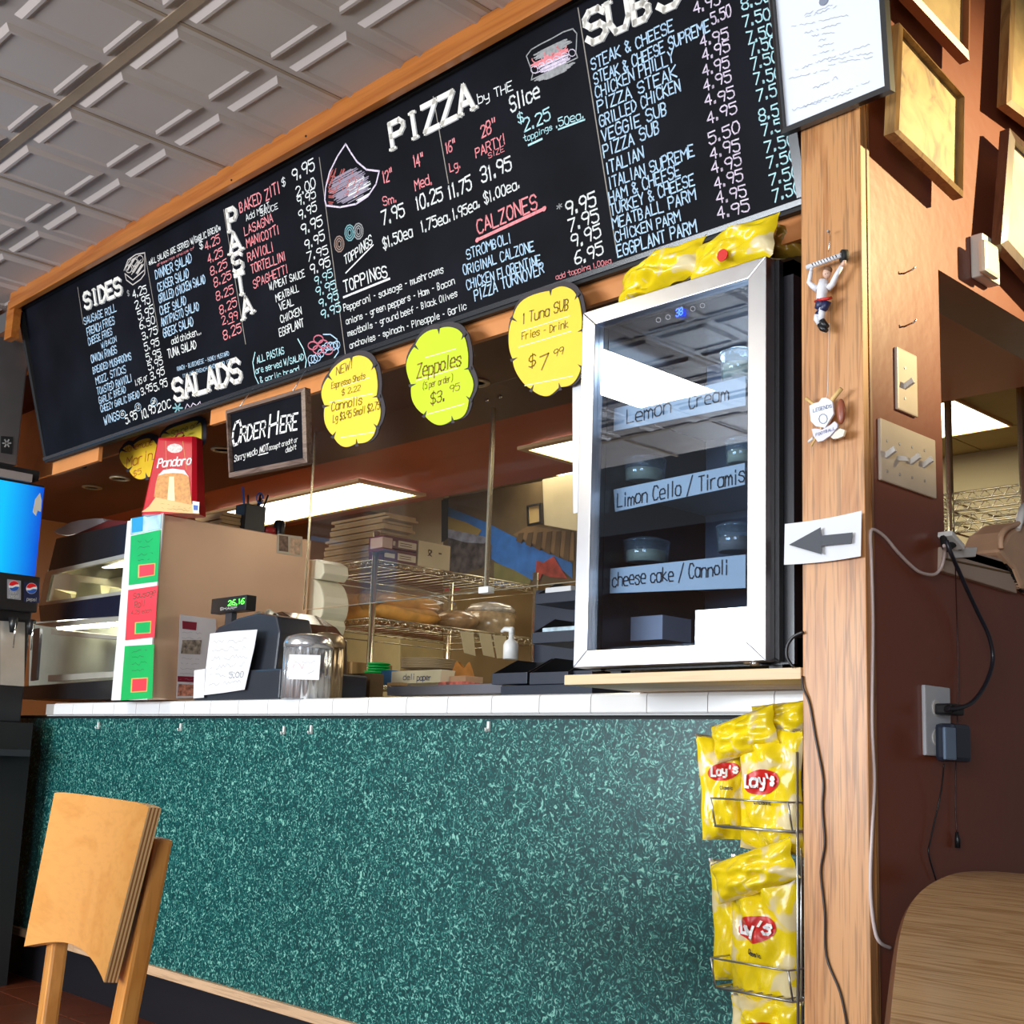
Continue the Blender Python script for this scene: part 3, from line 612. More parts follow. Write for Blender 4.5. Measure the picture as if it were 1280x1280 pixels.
# ================================================================== COUNTER
LIPY, FRY = 2.19, 2.23; LZ0, LZ1 = 1.036, 1.083
ctr = thing('service_counter', 'long service counter with green marbled laminate front and white tiled edge', 'counter', (-3.3, 2.23, 0))
CXL, CXR = -5.0, -1.262
MB().box(CXL - 1.2, CXR, FRY, FRY + 0.03, 0.19, LZ0).build('front_panel', laminate, ctr)
MB().box(CXL, CXR, LIPY + 0.012, 2.97, LZ0 - 0.004, LZ1 - 0.008).build('worktop', mat('worktop_white', (0.55, 0.55, 0.54), 0.4), ctr)
MB().box(CXL, CXR, LIPY + 0.006, LIPY + 0.012, LZ0 + 0.001, LZ1 - 0.004).build('grout_bed', grout, ctr)
tb = MB(); pf = [(LIPY + 0.02, LZ0), (LIPY + 0.003, LZ0), (LIPY, LZ0 + 0.003), (LIPY, LZ1 - 0.010), (LIPY + 0.003, LZ1 - 0.003), (LIPY + 0.010, LZ1), (LIPY + 0.15, LZ1), (LIPY + 0.15, LZ1 - 0.007), (LIPY + 0.02, LZ1 - 0.007)]
tw = 0.1685
tb.prism([(-tw / 2, a, b) for a, b in pf], (tw, 0, 0)); tile0 = tb.build('tile', tilewhite, ctr); fix_normals(tile0); tile0.location.x = 0
xx = -1.496 + 0.171 / 2 - 0.0; k = 0; base_x = ORG[ctr].x
while xx > CXL:
    o = tile0 if k == 0 else tile0.copy()
    if k: COL.objects.link(o)
    o.location = (xx, 0, 0); k += 1; xx -= 0.171
# (tile mesh was made around x=0, so its location is world x)
rs = [CXL - 1.2, -4.6, -2.86, CXR]; zt = 0.17
for a, b in zip(rs[:-1], rs[1:]):
    MB().box(a + 0.001, b - 0.001, FRY - 0.018, FRY, zt - 0.006, zt + 0.024).build('base_trim', beechtrim, ctr, bevel=0.002)
MB().box(CXL - 1.2, CXR, FRY + 0.03, FRY + 0.06, 0, 0.19).build('toe_kick', mat('toe_kick_black', (0.004, 0.004, 0.007), 0.5), ctr)
MB().box(CXL - 1.2, CXR, FRY - 0.001, FRY + 0.001, LZ0 - 0.012, LZ0).build('lip_shadow_strip', dblack, ctr)  # black strip on the panel in place of shade under the tile edge
hooks = {123: 'small white plastic hook under the counter edge, farthest left', 226: 'small white hook under the counter edge below the striped label cabinet', 355: 'small white hook under the counter edge below the dispenser, left of a pair', 389: 'small white hook under the counter edge below the dispenser, right of a pair', 611: 'small white hook under the counter edge, farthest right by the black bins'}
for (u, v), lab in zip(((123, 907), (226, 909), (355, 913), (389, 912), (611, 908)), hooks.values()):
    p = Q(u, v, FRY - 0.004); mb = MB(); mb.obox(p, (0.009, 0, 0), (0, 0.006, 0), (0, 0, 0.026))
    mb.tube([p + Vector((0, -0.002, -0.008)), p + Vector((0, -0.010, -0.012)), p + Vector((0, -0.012, -0.004))], 0.0025, 6)
    T(mb.build('adhesive_hook', mat('hook_white', (0.75, 0.77, 0.75), 0.35)), lab, 'hook', 'adhesive hooks under the counter edge')
# ================================================================== helpers for placed things
def pbox(u0, v0, u1, v1, y, d, mb=None, mi=0):
    """box whose front face at distance y spans those pixels, reaching back by d"""
    um, vm = (u0 + u1) / 2, (v0 + v1) / 2
    xa, xb = Q(u0, vm, y).x, Q(u1, vm, y).x; za, zb = Q(um, v1, y).z, Q(um, v0, y).z
    mb = mb or MB(); mb.box(xa, xb, y, y + d, za, zb, mi); return mb
def yplane(y): return Plane((0, y, 0), (1, 0, 0), (0, 0, 1))
def xplane(x): return Plane((x, 0, 0), (0, 1, 0), (0, 0, 1))
def face(pl, pts, name, m, parent, th=0.002, lift=0.001):
    """thin sheet with real thickness on plane pl"""
    mb = MB(); mb.prism([pl.at(u, v, lift) for u, v in pts], -pl.n * 0 + pl.n * th)
    o = mb.build(name, m, parent); fix_normals(o); return o
def zrot(p, c, a):
    p = Vector(p) - Vector(c); return Vector(c) + Vector((p.x * math.cos(a) - p.y * math.sin(a), p.x * math.sin(a) + p.y * math.cos(a), p.z))
# ------------------------------------------------------------------ yellow signs
def cloud(pts, grow=0.0, sub=3, lobes=0.0):
    cx = sum(p[0] for p in pts) / len(pts); cy = sum(p[1] for p in pts) / len(pts); out = []
    n = len(pts)
    for i in range(n):
        a, b, c, d = pts[i - 1], pts[i], pts[(i + 1) % n], pts[(i + 2) % n]
        for k in range(sub):
            t = k / sub; q = []
            for j in (0, 1):
                q.append(0.5 * (2 * b[j] + (c[j] - a[j]) * t + (2 * a[j] - 5 * b[j] + 4 * c[j] - d[j]) * t * t + (3 * b[j] - a[j] - 3 * c[j] + d[j]) * t ** 3))
            r = math.hypot(q[0] - cx, q[1] - cy); g_w = grow + lobes * (math.sin(math.pi * (((i + k / sub) / 2) % 1)) - 0.55); out.append((q[0] + (q[0] - cx) / r * g_w, q[1] + (q[1] - cy) / r * g_w))
    return out
def sign(name, pts, m, label, rows, y=2.0, shade=(3.0, -3.0), lines=()):
    pl = yplane(y); c = [pl.at(u, v) for u, v in pts]
    base = Vector((sum(p.x for p in c) / len(c), y, min(p.z for p in c)))
    t = thing(name, label, 'sign', base, 'cut-out price signs hung below the menu board')
    face(pl, [(u + shade[0], v + shade[1]) for u, v in cloud(pts, 3.4, 5, 3.2)], 'backing', plum, t, 0.003, -0.004)
    face(pl, cloud(pts, 0, 5, 3.2), 'card', m, t, 0.002, 0.0)
    mb = MB()
    for r in rows: wpix(mb, pl, *r[:6], mi=(r[6] if len(r) > 6 else 0), wf=0.11, lift=0.0030, jit=0.04)
    for l in lines: ribbon(mb, [pl.at(l[0], l[1], 0.0028), pl.at(l[2], l[3], 0.0028)], pl.n, 0.0025, 2)
    mb.build('lettering', [pencil, mat('marker_red', (0.55, 0.10, 0.02), 0.6), mat('pale_rule', (0.95, 0.93, 0.55), 0.6)], t)
    mb = MB()   # notches cut into the scalloped edge
    for i in range(0, len(pts), 2):
        u, v = pts[i]; cx = sum(p[0] for p in pts) / len(pts); cy = sum(p[1] for p in pts) / len(pts); d = math.hypot(u - cx, v - cy)
        ex, ey = (cx - u) / d, (cy - v) / d
        mb.add([pl.at(u - ey * 2.2 - ex * 2, v + ex * 2.2 - ey * 2, 0.0026), pl.at(u + ey * 2.2 - ex * 2, v - ex * 2.2 - ey * 2, 0.0026), pl.at(u + ex * 8, v + ey * 8, 0.0026)], [(0, 1, 2)])
    mb.build('edge_notches', plum, t)['kind'] = 'stuff'
    return t
sign('price_sign', [(439, 446), (455, 447), (468, 456), (471, 475), (473, 495), (475, 515), (472, 535), (462, 549), (446, 556), (430, 557), (416, 546), (408, 528), (405, 508), (404, 490), (410, 470), (424, 456)], yellow,
     'small golden yellow scalloped sign advertising espresso shots and cannolis', [('NEW!', 420, 469, 440, 460, 10), ('Espresso Shots', 414, 486, 456, 474, 8), ('$ 2.22', 427, 494, 450, 488, 7), ('Cannolis', 414, 514, 452, 505, 11), ('Lg $3.95 Small $2.75', 416, 528, 474, 511, 9)], lines=((428, 483, 462, 472), (412, 503, 466, 492), (426, 547, 468, 540)))
sign('price_sign', [(548, 410), (566, 411), (580, 418), (584, 438), (587, 460), (591, 480), (588, 500), (580, 518), (566, 527), (548, 530), (530, 520), (518, 502), (513, 482), (510, 456), (518, 432), (532, 418)], lime,
     'lime green scalloped sign advertising zeppoles for $3.95', [('Zeppoles', 521, 473, 576, 456, 17), ('(5 per order)', 528, 487, 566, 476, 8), ('$3.', 538, 506, 556, 500, 14), ('95', 562, 491, 574, 487, 9)], lines=((532, 447, 570, 436), (520, 476, 572, 460), (534, 518, 580, 505)))
sign('price_sign', [(688, 362), (706, 360), (722, 368), (726, 390), (729, 412), (731, 435), (728, 460), (716, 478), (700, 486), (684, 494), (664, 488), (650, 470), (640, 450), (638, 425), (640, 398), (656, 376)], yellow,
     'largest yellow scalloped sign advertising a tuna sub with fries and drink', [('1 Tuna SUB', 653, 405, 711, 386, 13), ('Fries - Drink', 652, 425, 710, 409, 9), ('$', 661, 460, 669, 456, 14), ('7', 674, 463, 685, 458, 17), ('99', 692, 447, 704, 442, 9)], lines=((652, 414, 712, 395), (648, 434, 714, 414), (656, 482, 716, 470)))
sign('price_sign', [(165, 556), (178, 551), (190, 548), (196, 560), (198, 575), (196, 590), (184, 598), (172, 597), (160, 588), (152, 574), (152, 562)], mat('amber_card', (0.90, 0.55, 0.02), 0.6),
     'amber scalloped sign reading Homemade Marinara half hidden behind the red cake box', [('Homemade', 156, 566, 190, 556, 8, 1), ('Marin', 158, 584, 190, 574, 12, 1), ('$5', 166, 596, 176, 592, 7, 1)], y=2.228)
sign('price_sign', [(205, 540), (228, 532), (250, 526), (251, 545), (249, 560), (232, 568), (212, 566), (203, 554)], yellow,
     'yellow sign corner showing above the red cake box', [('Sauce or', 214, 546, 246, 534, 8, 0)], y=2.228)
# ------------------------------------------------------------------ framed order-here sign
def frame_px(t, pl, quad, bw, m, depth=0.02, inner_m=None, inner_name='picture', glassm=None):
    """four mitred frame members round a quad seen at those pixels (TL TR BR BL)"""
    P = [pl.at(u, v) for u, v in quad]; c = sum(P, Vector()) / 4
    I = []
    for i in range(4):
        a = (P[(i + 1) % 4] - P[i]).normalized(); b = (P[i - 1] - P[i]).normalized(); I.append(P[i] + (a + b) * bw)
    for i in range(4):
        j = (i + 1) % 4; f = [P[i], P[j], I[j], I[i]]
        mb = MB(); mb.hexa([p - pl.n * depth for p in f], [f[0] + pl.n * 0.0, f[1] + pl.n * 0.0, f[2] + pl.n * 0.004, f[3] + pl.n * 0.004])
        o = mb.build('frame_rail', m, t); fix_normals(o)
    if inner_m:
        mb = MB(); mb.hexa([p - pl.n * (depth * 0.9) for p in I], [p - pl.n * (depth * 0.45) for p in I]); o = mb.build(inner_name, inner_m, t); fix_normals(o)
    if glassm:
        mb = MB(); mb.add([p - pl.n * (depth * 0.3) for p in I], [(0, 1, 2, 3)]); mb.build('glass_pane', glassm, t)
    return I
pl = yplane(1.975)
oh = thing('framed_sign', 'small wood framed chalk sign reading Order Here under the menu board', 'sign', (Q(333, 590, 1.975).x, 1.975, Q(333, 598, 1.975).z))
frame_px(oh, pl, [(282, 513), (381, 484), (384, 578), (286, 597)], 0.014, wood('weathered_frame', (0.20, 0.13, 0.10), (0.10, 0.055, 0.04), 'X', 10, 6.0, 0.5, 0.1), 0.02, board_m, 'slate')
mb = MB(); L = -0.0085
for tx in (('O', 290, 558, 300, 553, 28), ('RDER', 301, 553, 331, 545, 19), ('H', 336, 546, 346, 542, 27), ('ERE', 350, 541, 371, 537, 20)): wpix(mb, pl, *tx, mi=0, wf=0.13, lift=L, jit=0.015)
for tx in (('Sorry we', 293, 577, 314, 570, 8), ('do NOT', 315, 569, 335, 563, 8), ('accept credit or', 336, 563, 372, 552, 6), ('debit', 357, 566, 370, 561, 6)): wpix(mb, pl, *tx, mi=0, wf=0.16, lift=L, jit=0.05)
ribbon(mb, [pl.at(323, 569, L), pl.at(335, 566, L)], pl.n, 0.003)
mb.build('lettering', [mat('paint_white', (0.88, 0.88, 0.86), 0.6)], oh)
for u_, v_ in ((300, 508), (366, 489)):
    MB().tube([Q(u_, v_, 1.98), Vector((Q(u_, v_, 1.98).x, 2.02, B_BOT.z + 0.002))], 0.0015, 6).build('hanging_wire', steel, oh)
# ------------------------------------------------------------------ mini fridge on its board
FY = 1.96
fb = pbox(705, 850, 989, 862, 1.95, 0.5); bz1 = max(p.z for p in fb.v); bz0 = min(p.z for p in fb.v)
FBZ = LZ1 + 0.022
fbd = MB().box(Q(705, 856, 1.95).x, -1.275, 1.95, 2.44, LZ1 + 0.0005, FBZ); T(fbd.build('support_board', wood('raw_pine', (0.78, 0.56, 0.33), (0.66, 0.42, 0.22), 'X', 10, 3.0, 0.5, 0.0, 0.1), bevel=0.002), 'pale pine board on the counter carrying the glass door fridge', 'board')
fx0, fx1 = -1.852, -1.358; fz0, fz1 = Q(840, 830, FY).z, Q(842, 356, FY).z
fr = thing('display_fridge', 'small glass door display fridge with steel frame holding desserts', 'fridge', ((fx0 + fx1) / 2, 2.2, FBZ))
fgm = mat('fridge_black', (0.012, 0.012, 0.016), 0.25); fin = mat('fridge_liner', (0.26, 0.31, 0.40), 0.5)
mb = MB(); bx0, bx1, by0, by1 = fx0 + 0.01, -1.325, FY + 0.045, 2.40; tz = fz1 - 0.002; bz = FBZ + 0.012
mb.box(bx0, bx0 + 0.03, by0, by1, bz, tz); mb.box(bx1 - 0.03, bx1, by0, by1, bz, tz); mb.box(bx0, bx1, by0, by1, tz - 0.03, tz); mb.box(bx0, bx1, by0 + 0.01, by1, bz, bz + 0.05); mb.box(bx0, bx1, by1 - 0.03, by1, bz, tz)
mb.build('cabinet', fgm, fr)
MB().box(bx0 + 0.031, bx1 - 0.031, by1 - 0.036, by1 - 0.031, bz + 0.05, tz - 0.03).build('liner', fin, fr)
for xa in (bx0 + 0.04, bx1 - 0.07):
    MB().box(xa, xa + 0.03, by0 + 0.02, by0 + 0.05, FBZ, bz).build('foot', black, fr)
door = MB().box(fx0 + 0.03, -1.345, FY + 0.035, FY + 0.044, fz0, fz1).build('door_gasket', black, fr)
# remove the centre of the gasket slab : build as four strips instead
bpy.data.objects.remove(door)
ix0, ix1, iz0, iz1 = Q(739, 600, FY).x, Q(934, 600, FY).x, Q(836, 808, FY).z, Q(838, 377, FY).z
for nm, m_, ya, yb, ox in (('door_frame', steel, FY, FY + 0.03, 0.0), ('door_back', black, FY + 0.03, FY + 0.045, -0.0)):
    O = [(fx0, fz1), (fx1, fz1), (fx1, fz0), (fx0, fz0)]; I = [(ix0, iz1), (ix1, iz1), (ix1, iz0), (ix0, iz0)]
    if nm == 'door_back': O[1] = (-1.348, fz1); O[2] = (-1.348, fz0)
    for i in range(4):
        j = (i + 1) % 4; q = [O[i], O[j], I[j], I[i]]
        mb = MB(); mb.hexa([(a, ya, b) for a, b in q], [(a, yb, b) for a, b in q]); o = mb.build(nm, m_, fr, bevel=0.0015); fix_normals(o)
MB().box(ix0, ix1, FY + 0.012, FY + 0.016, iz0, iz1).build('glass_pane', glass('fridge_glass', (0.80, 0.88, 0.96), 0.10), fr)
pl = yplane(FY + 0.008); mb = MB()
wpix(mb, pl, '38', 845, 396, 853, 393, 9, 0, 0.16)
for cu, cv in ((823, 400), (835, 396.5), (866, 386), (878, 382)):
    ribbon(mb, [pl.at(cu + 3 * math.cos(a * 0.7), cv + 3 * math.sin(a * 0.7), 0.001) for a in range(10)], pl.n, 0.0008, 1)
mb.build('control_display', [mat('blue_digits', (0.02, 0.05, 0.8), 0.5, emit=(0.05, 0.15, 1.0), estr=3), mat('icon_grey', (0.45, 0.47, 0.5), 0.5)], fr)
pl = yplane(2.03); lab = mat('label_strip', (0.72, 0.76, 0.80), 0.5, var=0.03)
def c3(a, b): return 700 + a / 2.0984, 270 + b / 2.0984
for k, (qd, tx) in enumerate(((((138, 507), (488, 420), (488, 497), (134, 566)), (('Lemon', 175, 545, 290, 515, 36), ('Cream', 338, 505, 442, 480, 36))),
              (((142, 718), (486, 648), (486, 705), (146, 776)), (('Limon Cello / Tiramis', 150, 765, 484, 697, 36),)),
              (((127, 926), (488, 888), (488, 976), (127, 990)), (('cheese cake / Cannoli', 137, 972, 440, 940, 34),)))):
    face(pl, [c3(*p) for p in qd], 'label_strip', lab, fr, 0.002, 0)
    mb = MB()
    for t_ in tx: a = c3(t_[1], t_[2]); b = c3(t_[3], t_[4]); wpix(mb, pl, t_[0], a[0], a[1], b[0], b[1], t_[5] / 2.0984, 0, 0.10, lift=0.003, jit=0.05)
    mb.build('lettering', ink, fr)
    zs = pl.at(*c3(300, (qd[0][1] + qd[1][1]) / 2)).z
    MB().box(bx0 + 0.032, bx1 - 0.032, 2.04, by1 - 0.04, zs - 0.012, zs - 0.004).build('wire_shelf', mat('shelf_grey', (0.30, 0.34, 0.40), 0.4), fr)
fl = area('fridge_fill', (-1.6, 2.15, tz - 0.04), (-1.6, 2.15, 0), 0.35, 0.2, 1.6, (0.75, 0.87, 1.0))  # unseen fill light added to brighten the fridge interior
clearp = glass('clear_tub', (0.90, 0.95, 0.98), 0.12, 0.18, (0.55, 0.66, 0.72))
def tub(u0, v0, u1, v1, y, lbl, fill):
    r = abs(Q(u1, v0, y).x - Q(u0, v0, y).x) / 2; c = Q((u0 + u1) / 2, v1, y); h = Q((u0 + u1) / 2, v0, y).z - c.z; c.y += r * 0.2
    t = thing('dessert_cup', lbl, 'cup', c, 'clear dessert cups in the fridge')
    MB().lathe(c, [(r * 0.93, 0.0), (r, h)], 32, flute=0.10, nf=16).build('cup_wall', clearp, t)
    MB().lathe(c, [(r * 0.84, 0.002), (r * 0.86, h * 0.6)], 20).build('dessert', fill, t)
    MB().lathe(c, [(r * 1.03, h), (r * 1.03, h + 0.004), (r * 0.6, h + 0.012)], 24).build('lid', clearp, t)
cream_f = mat('custard', (0.72, 0.66, 0.42), 0.6); dess = mat('dark_dessert', (0.10, 0.06, 0.08), 0.5)
tub(902, 443, 940, 474, 2.10, 'clear ribbed dessert cup at the right above the Lemon Cream strip', cream_f)
tub(779, 577, 822, 603, 2.10, 'clear ribbed dessert cup with yellow dessert above the Limon Cello strip', cream_f)
tub(908, 553, 940, 580, 2.10, 'clear dessert cup at the right above the Tiramis strip', cream_f)
tub(781, 679, 826, 704, 2.10, 'clear dessert cup above the words cheese cake', cream_f)
tub(897, 660, 938, 690, 2.10, 'clear dessert cup at the right above the lowest label strip', mat('tiramisu', (0.30, 0.22, 0.18), 0.6))
bxm = pbox(788, 770, 828, 800, 2.1, 0.1); T(bxm.build('dessert_carton', mat('carton_pink', (0.55, 0.50, 0.55), 0.5)), 'small pinkish carton at the bottom of the fridge', 'carton')
# white sheet of paper sticking out behind the fridge door
face(yplane(2.02), [(716, 432), (727, 430), (727, 640), (717, 642), (716, 560)], 'loose_paper_sheet', paper, None, 0.001); T(bpy.context.scene.objects['loose_paper_sheet'], 'white paper sheet edge showing at the left side of the fridge', 'paper')
# ------------------------------------------------------------------ chip bags
def bag(c, w, h, d, a, up, label, group, seed=0, logo=True, crimp=1.0, mt=None, lp=(0.0, 0.12), loc_name='chip_bag'):
    c = Vector(c); a = Vector(a).normalized(); up = Vector(up).normalized(); n = a.cross(up).normalized()
    rr = random.Random(seed); ph = [rr.uniform(0, 6.28) for _ in range(8)]
    def f(s, t, side=1, lift=0.0):   # s,t in -1..1
        th = d / 2 * (max(0, 1 - s * s) ** 0.5) * (1 - abs(t) ** 5)
        wr = 0.10 * d * math.sin(5 * s + ph[0] + 2 * t) * math.sin(4 * t + ph[1]) + 0.06 * d * math.sin(11 * s + ph[2]) * abs(t) ** 2 + 0.05 * d * math.sin(9 * t + 6 * s + ph[3])
        wr += 0.13 * d * (abs(math.sin(3.1 * s + 2.3 * t + ph[4])) - 0.5) + 0.10 * d * (abs(math.sin(4.7 * t - 2.9 * s + ph[5])) - 0.5) + 0.05 * d * (abs(math.sin(9.0 * s - 6.0 * t + ph[6])) - 0.5)
        wr *= 1.5 * (1 - s * s) * (1 - t ** 8)
        x = s * w / 2 * (1 - 0.07 * math.sin(math.pi * (1 - abs(t)) * 0.5) * crimp + 0.02 * math.sin(7 * t + ph[4])); y = t * h / 2 * (1 + 0.02 * math.sin(3 * s + ph[5]))
        return c + a * x + up * y + n * (side * (th + wr * 0.9) + lift + 0.02 * d * math.sin(20 * s) * (abs(t) > 0.94))
    t_ = thing(loc_name, label, 'chip bag', c - up * (h / 2), group)
    mb = MB()
    for side in (1, -1): mb.grid(lambda i, j: f(i * 2 - 1, j * 2 - 1, side), 26, 26)
    o = mb.build('pouch', mt or chipy, t_)
    for tt in (1, -1):
        mb = MB(); mb.grid(lambda i, j: f(i * 2 - 1, tt * (0.985 + 0.06 * j), 1), 40, 1); mb.build('crimped_seal', foil if tt > 0 else (mt or chipy), t_)
    if logo:
        lx, ly = lp
        mb = MB(); R_ = 0.60
        mb.grid(lambda i, j: f(lx + R_ * i * math.cos(2 * math.pi * j), ly + R_ * 0.52 * (w / h) * i * math.sin(2 * math.pi * j) + 0.06 * math.cos(2 * math.pi * j), 1, 0.0022), 8, 24)
        mb.build('logo_ribbon', redlogo, t_)
        mb = MB(); txt = "Lay's"; cw = 0.20; x0 = lx - 0.47
        for k, ch in enumerate(txt):
            for st in glyph(ch):
                pts = []
                for (p, q) in zip(st[:-1], st[1:]):
                    for z in (0, 0.5): pts.append((p[0] + (q[0] - p[0]) * z, p[1] + (q[1] - p[1]) * z))
                pts.append(st[-1])
                P = [f(x0 + k * cw + gx * cw * 0.72 + gy * 0.03, ly - 0.10 + gy * 0.28 * (w / h) + 0.02 * k, 1, 0.0075) for gx, gy in pts]
                ribbon(mb, P, n, w * 0.036)
        mb.build('logo_lettering', mat('print_white', (0.9, 0.9, 0.9), 0.4), t_)
        mb = MB(); x0 = lx - 0.2
        for k, ch in enumerate('Classic'):
            for st in glyph(ch): ribbon(mb, [f(x0 + k * 0.07 + gx * 0.05, ly - 0.36 + gy * 0.06, 1, 0.0030) for gx, gy in st], n, w * 0.010)
        mb.build('small_print', ink, t_)
    return t_
gr = 'chip bags in the wire rack'
bag(Q(964, 986, 2.10), 0.155, 0.235, 0.055, (1, -0.05, -0.06), (0.02, -0.05, 1), 'yellow chip bag with red logo standing in the top basket of the wire rack', gr, 1)
bag(Q(909, 984, 2.11), 0.115, 0.20, 0.05, (0.75, 0.6, 0), (-0.10, 0, 1), 'yellow chip bag turned aside at the left of the top rack basket', gr, 2, lp=(-0.1, 0.3))
bag(Q(930, 918, 2.08), 0.16, 0.075, 0.05, (1, -0.0, 0.30), (-0.2, 0.0, 1), 'yellow chip bag lying on the others at the top left of the rack', gr, 3, logo=False)
bag(Q(972, 903, 2.12), 0.13, 0.075, 0.05, (1, 0, 0.1), (0, 0.1, 1), 'yellow chip bag lying against the tiled counter edge at the rack top', gr, 4, lp=(0.0, 0.5), logo=False)
bag(Q(956, 1170, 2.10), 0.165, 0.27, 0.06, (1, -0.05, -0.08), (0.02, -0.05, 1), 'yellow chip bag with red logo standing in the middle basket of the rack', gr, 5)
bag(Q(921, 1150, 2.13), 0.10, 0.22, 0.05, (0.8, 0.5, 0), (-0.06, 0, 1), 'narrow side of a yellow chip bag at the left of the middle basket', gr, 6, logo=False)
bag(Q(942, 1089, 2.06), 0.20, 0.075, 0.05, (1, 0, 0.36), (-0.3, 0.0, 1), 'yellow chip bag lying slanted over the bags of the middle basket', gr, 7, logo=False)
bag(Q(958, 1300, 2.10), 0.165, 0.16, 0.06, (1, 0, 0.1), (0, 0, 1), 'yellow chip bag in the lowest rack basket, cut off by the photo bottom', gr, 8)
g2 = 'chip bags on top of the fridge'
bag(Q(826, 340, 1.985) + Vector((0, 0, 0)), 0.23, 0.085, 0.06, (1, 0, 0.12), (0, 0.25, 1), 'crumpled yellow chip bag with silver patch, left one on top of the fridge', g2, 9, logo=False)
mb = MB(); pl = yplane(1.948); P = [(798, 348), (822, 341), (846, 334), (858, 340), (850, 348), (826, 354), (800, 358)]
o = bag(Q(917, 314, 1.985), 0.215, 0.095, 0.06, (1, 0, 0.10), (0, 0.25, 1), 'yellow chip bag with small red mark, right one on top of the fridge', g2, 10, logo=False)
mb = MB(); cc = Q(903, 319, 1.938); mb.lathe(cc, [(0.013, -0.001), (0.013, 0.001)], 16, axis='Y'); mb.build('red_mark', redlogo, o)
bag(Q(972, 302, 2.08), 0.12, 0.07, 0.05, (1, 0.3, -0.1), (0, 0.2, 1), 'shaded brown and yellow bag end hanging behind the right chip bag on the fridge', g2, 11, logo=False, mt=chipshadow)
bag(Q(800, 366, 1.98), 0.09, 0.03, 0.04, (1, 0, 0.15), (0, 0, 1), 'flattened yellow chip bag edge lying on the left front of the fridge top', g2, 12, logo=False)
# ------------------------------------------------------------------ wire rack for chips
wire = mat('rack_wire', (0.55, 0.56, 0.55), 0.3, 0.9)
rk = thing('wire_rack', 'silver wire rack of chip bags hanging on the green counter front', 'rack', (-1.5, 2.15, 0.35))
for u in (996.5, 1001):
    p = Q(u, 960, 2.06 if u < 1000 else 2.10); MB().tube([(p.x, p.y, 0.30), (p.x, p.y, p.z + 0.03)], 0.0028, 6).build('upright', wire, rk)
for u in (953, 962):
    p = Q(u, 1050, 2.20); MB().tube([(p.x, p.y, 0.30), (p.x, p.y, 1.0)], 0.0035, 6).build('upright', wire, rk)
for vb, vf in ((1036, 1001), (1243, 1207), (1420, 1390)):
    za = Q(950, vb, 2.06).z; zb = Q(950, vf, 2.04).z; xa = Q(898, vb, 2.06).x; xb = -1.36
    mb = MB(); mb.tube([(xb, 2.21, za), (xb, 2.05, za), (xa, 2.05, za), (xa, 2.21, za)], 0.0028, 6); mb.tube([(xb, 2.21, zb), (xb, 2.035, zb), (xa, 2.035, zb), (xa - 0.005, 2.21, zb)], 0.002, 6)
    for k in range(9): x = xa + (xb - xa) * k / 8; mb.tube([(x, 2.05, za), (x, 2.21, za)], 0.0016, 5)
    for k in range(4): y = 2.07 + k * 0.04; mb.tube([(xa, y, za - 0.003), (xb, y, za - 0.003)], 0.0016, 5)
    for x in (xa, xb): mb.tube([(x, 2.05, za), (x, 2.035, zb)], 0.002, 5)
    mb.build('basket', wire, rk)
# ------------------------------------------------------------------ striped label cabinet (food warmer)
MX0, MX1, MY0, MY1 = -4.268, -4.015, 2.12, 2.75; MZ1 = Q(205, 643, 2.12).z
wm = thing('steel_cabinet', 'tall brushed steel countertop cabinet with green and red labels on its front', 'cabinet', ((MX0 + MX1) / 2, 2.64, LZ1))
steel_refl = mat('steel_orange_reflection', (0.84, 0.55, 0.36), 0.34, 0.35, var=0.05, scale=3, bump=0.02, bscale=300)  # brushed steel with its orange reflection put into the base colour
MB().box(MX0, MX1, MY0, MY1, LZ1 + 0.004, MZ1).build('cabinet_body', steel_refl, wm, bevel=0.004)
MB().box(MX0 - 0.008, MX1 + 0.004, MY0 - 0.006, MY0, LZ1, MZ1 + 0.004).build('front_trim', white, wm)
pl = yplane(MY0 - 0.007)
def c6(a, b): return 145 + a / 5.33, 640 + b / 5.33
gcard = mat('green_card', (0.01, 0.42, 0.10), 0.5); rcard = mat('red_card', (0.80, 0.05, 0.07), 0.5); tan = mat('tan_border', (0.65, 0.45, 0.12), 0.5)
face(pl, [c6(*p) for p in ((100, 45), (305, 8), (298, 112), (97, 152))], 'label_card', mat('pale_blue_card', (0.45, 0.68, 0.85), 0.5, var=0.3, scale=20), wm, 0.001)
face(pl, [c6(*p) for p in ((108, 42), (183, 30), (180, 128), (107, 140))], 'label_card', mat('sky_blue_card', (0.03, 0.32, 0.62), 0.5), wm, 0.0015)
stripes = (('green', ((100, 160), (298, 118), (280, 462), (85, 487)), ((150, 352), (264, 340), (260, 422), (148, 440)), gcard, rcard, (('Garlic', 150, 205, 240, 190, 30), ('Bread', 150, 260, 240, 240, 30))),
           ('red', ((83, 520), (280, 490), (258, 833), (62, 855)), ((128, 735), (236, 725), (232, 808), (125, 814)), rcard, gcard, (('Sausage', 115, 580, 262, 550, 40), ('Roll', 122, 640, 190, 628, 44), ('4.25 each', 100, 685, 235, 668, 26))),
           ('green', ((60, 893), (255, 882), (243, 1240), (32, 1255)), ((104, 1108), (214, 1102), (208, 1196), (99, 1204)), gcard, rcard, (('Garlic', 105, 955, 200, 940, 34), ('Knots', 100, 1035, 210, 1022, 40))))
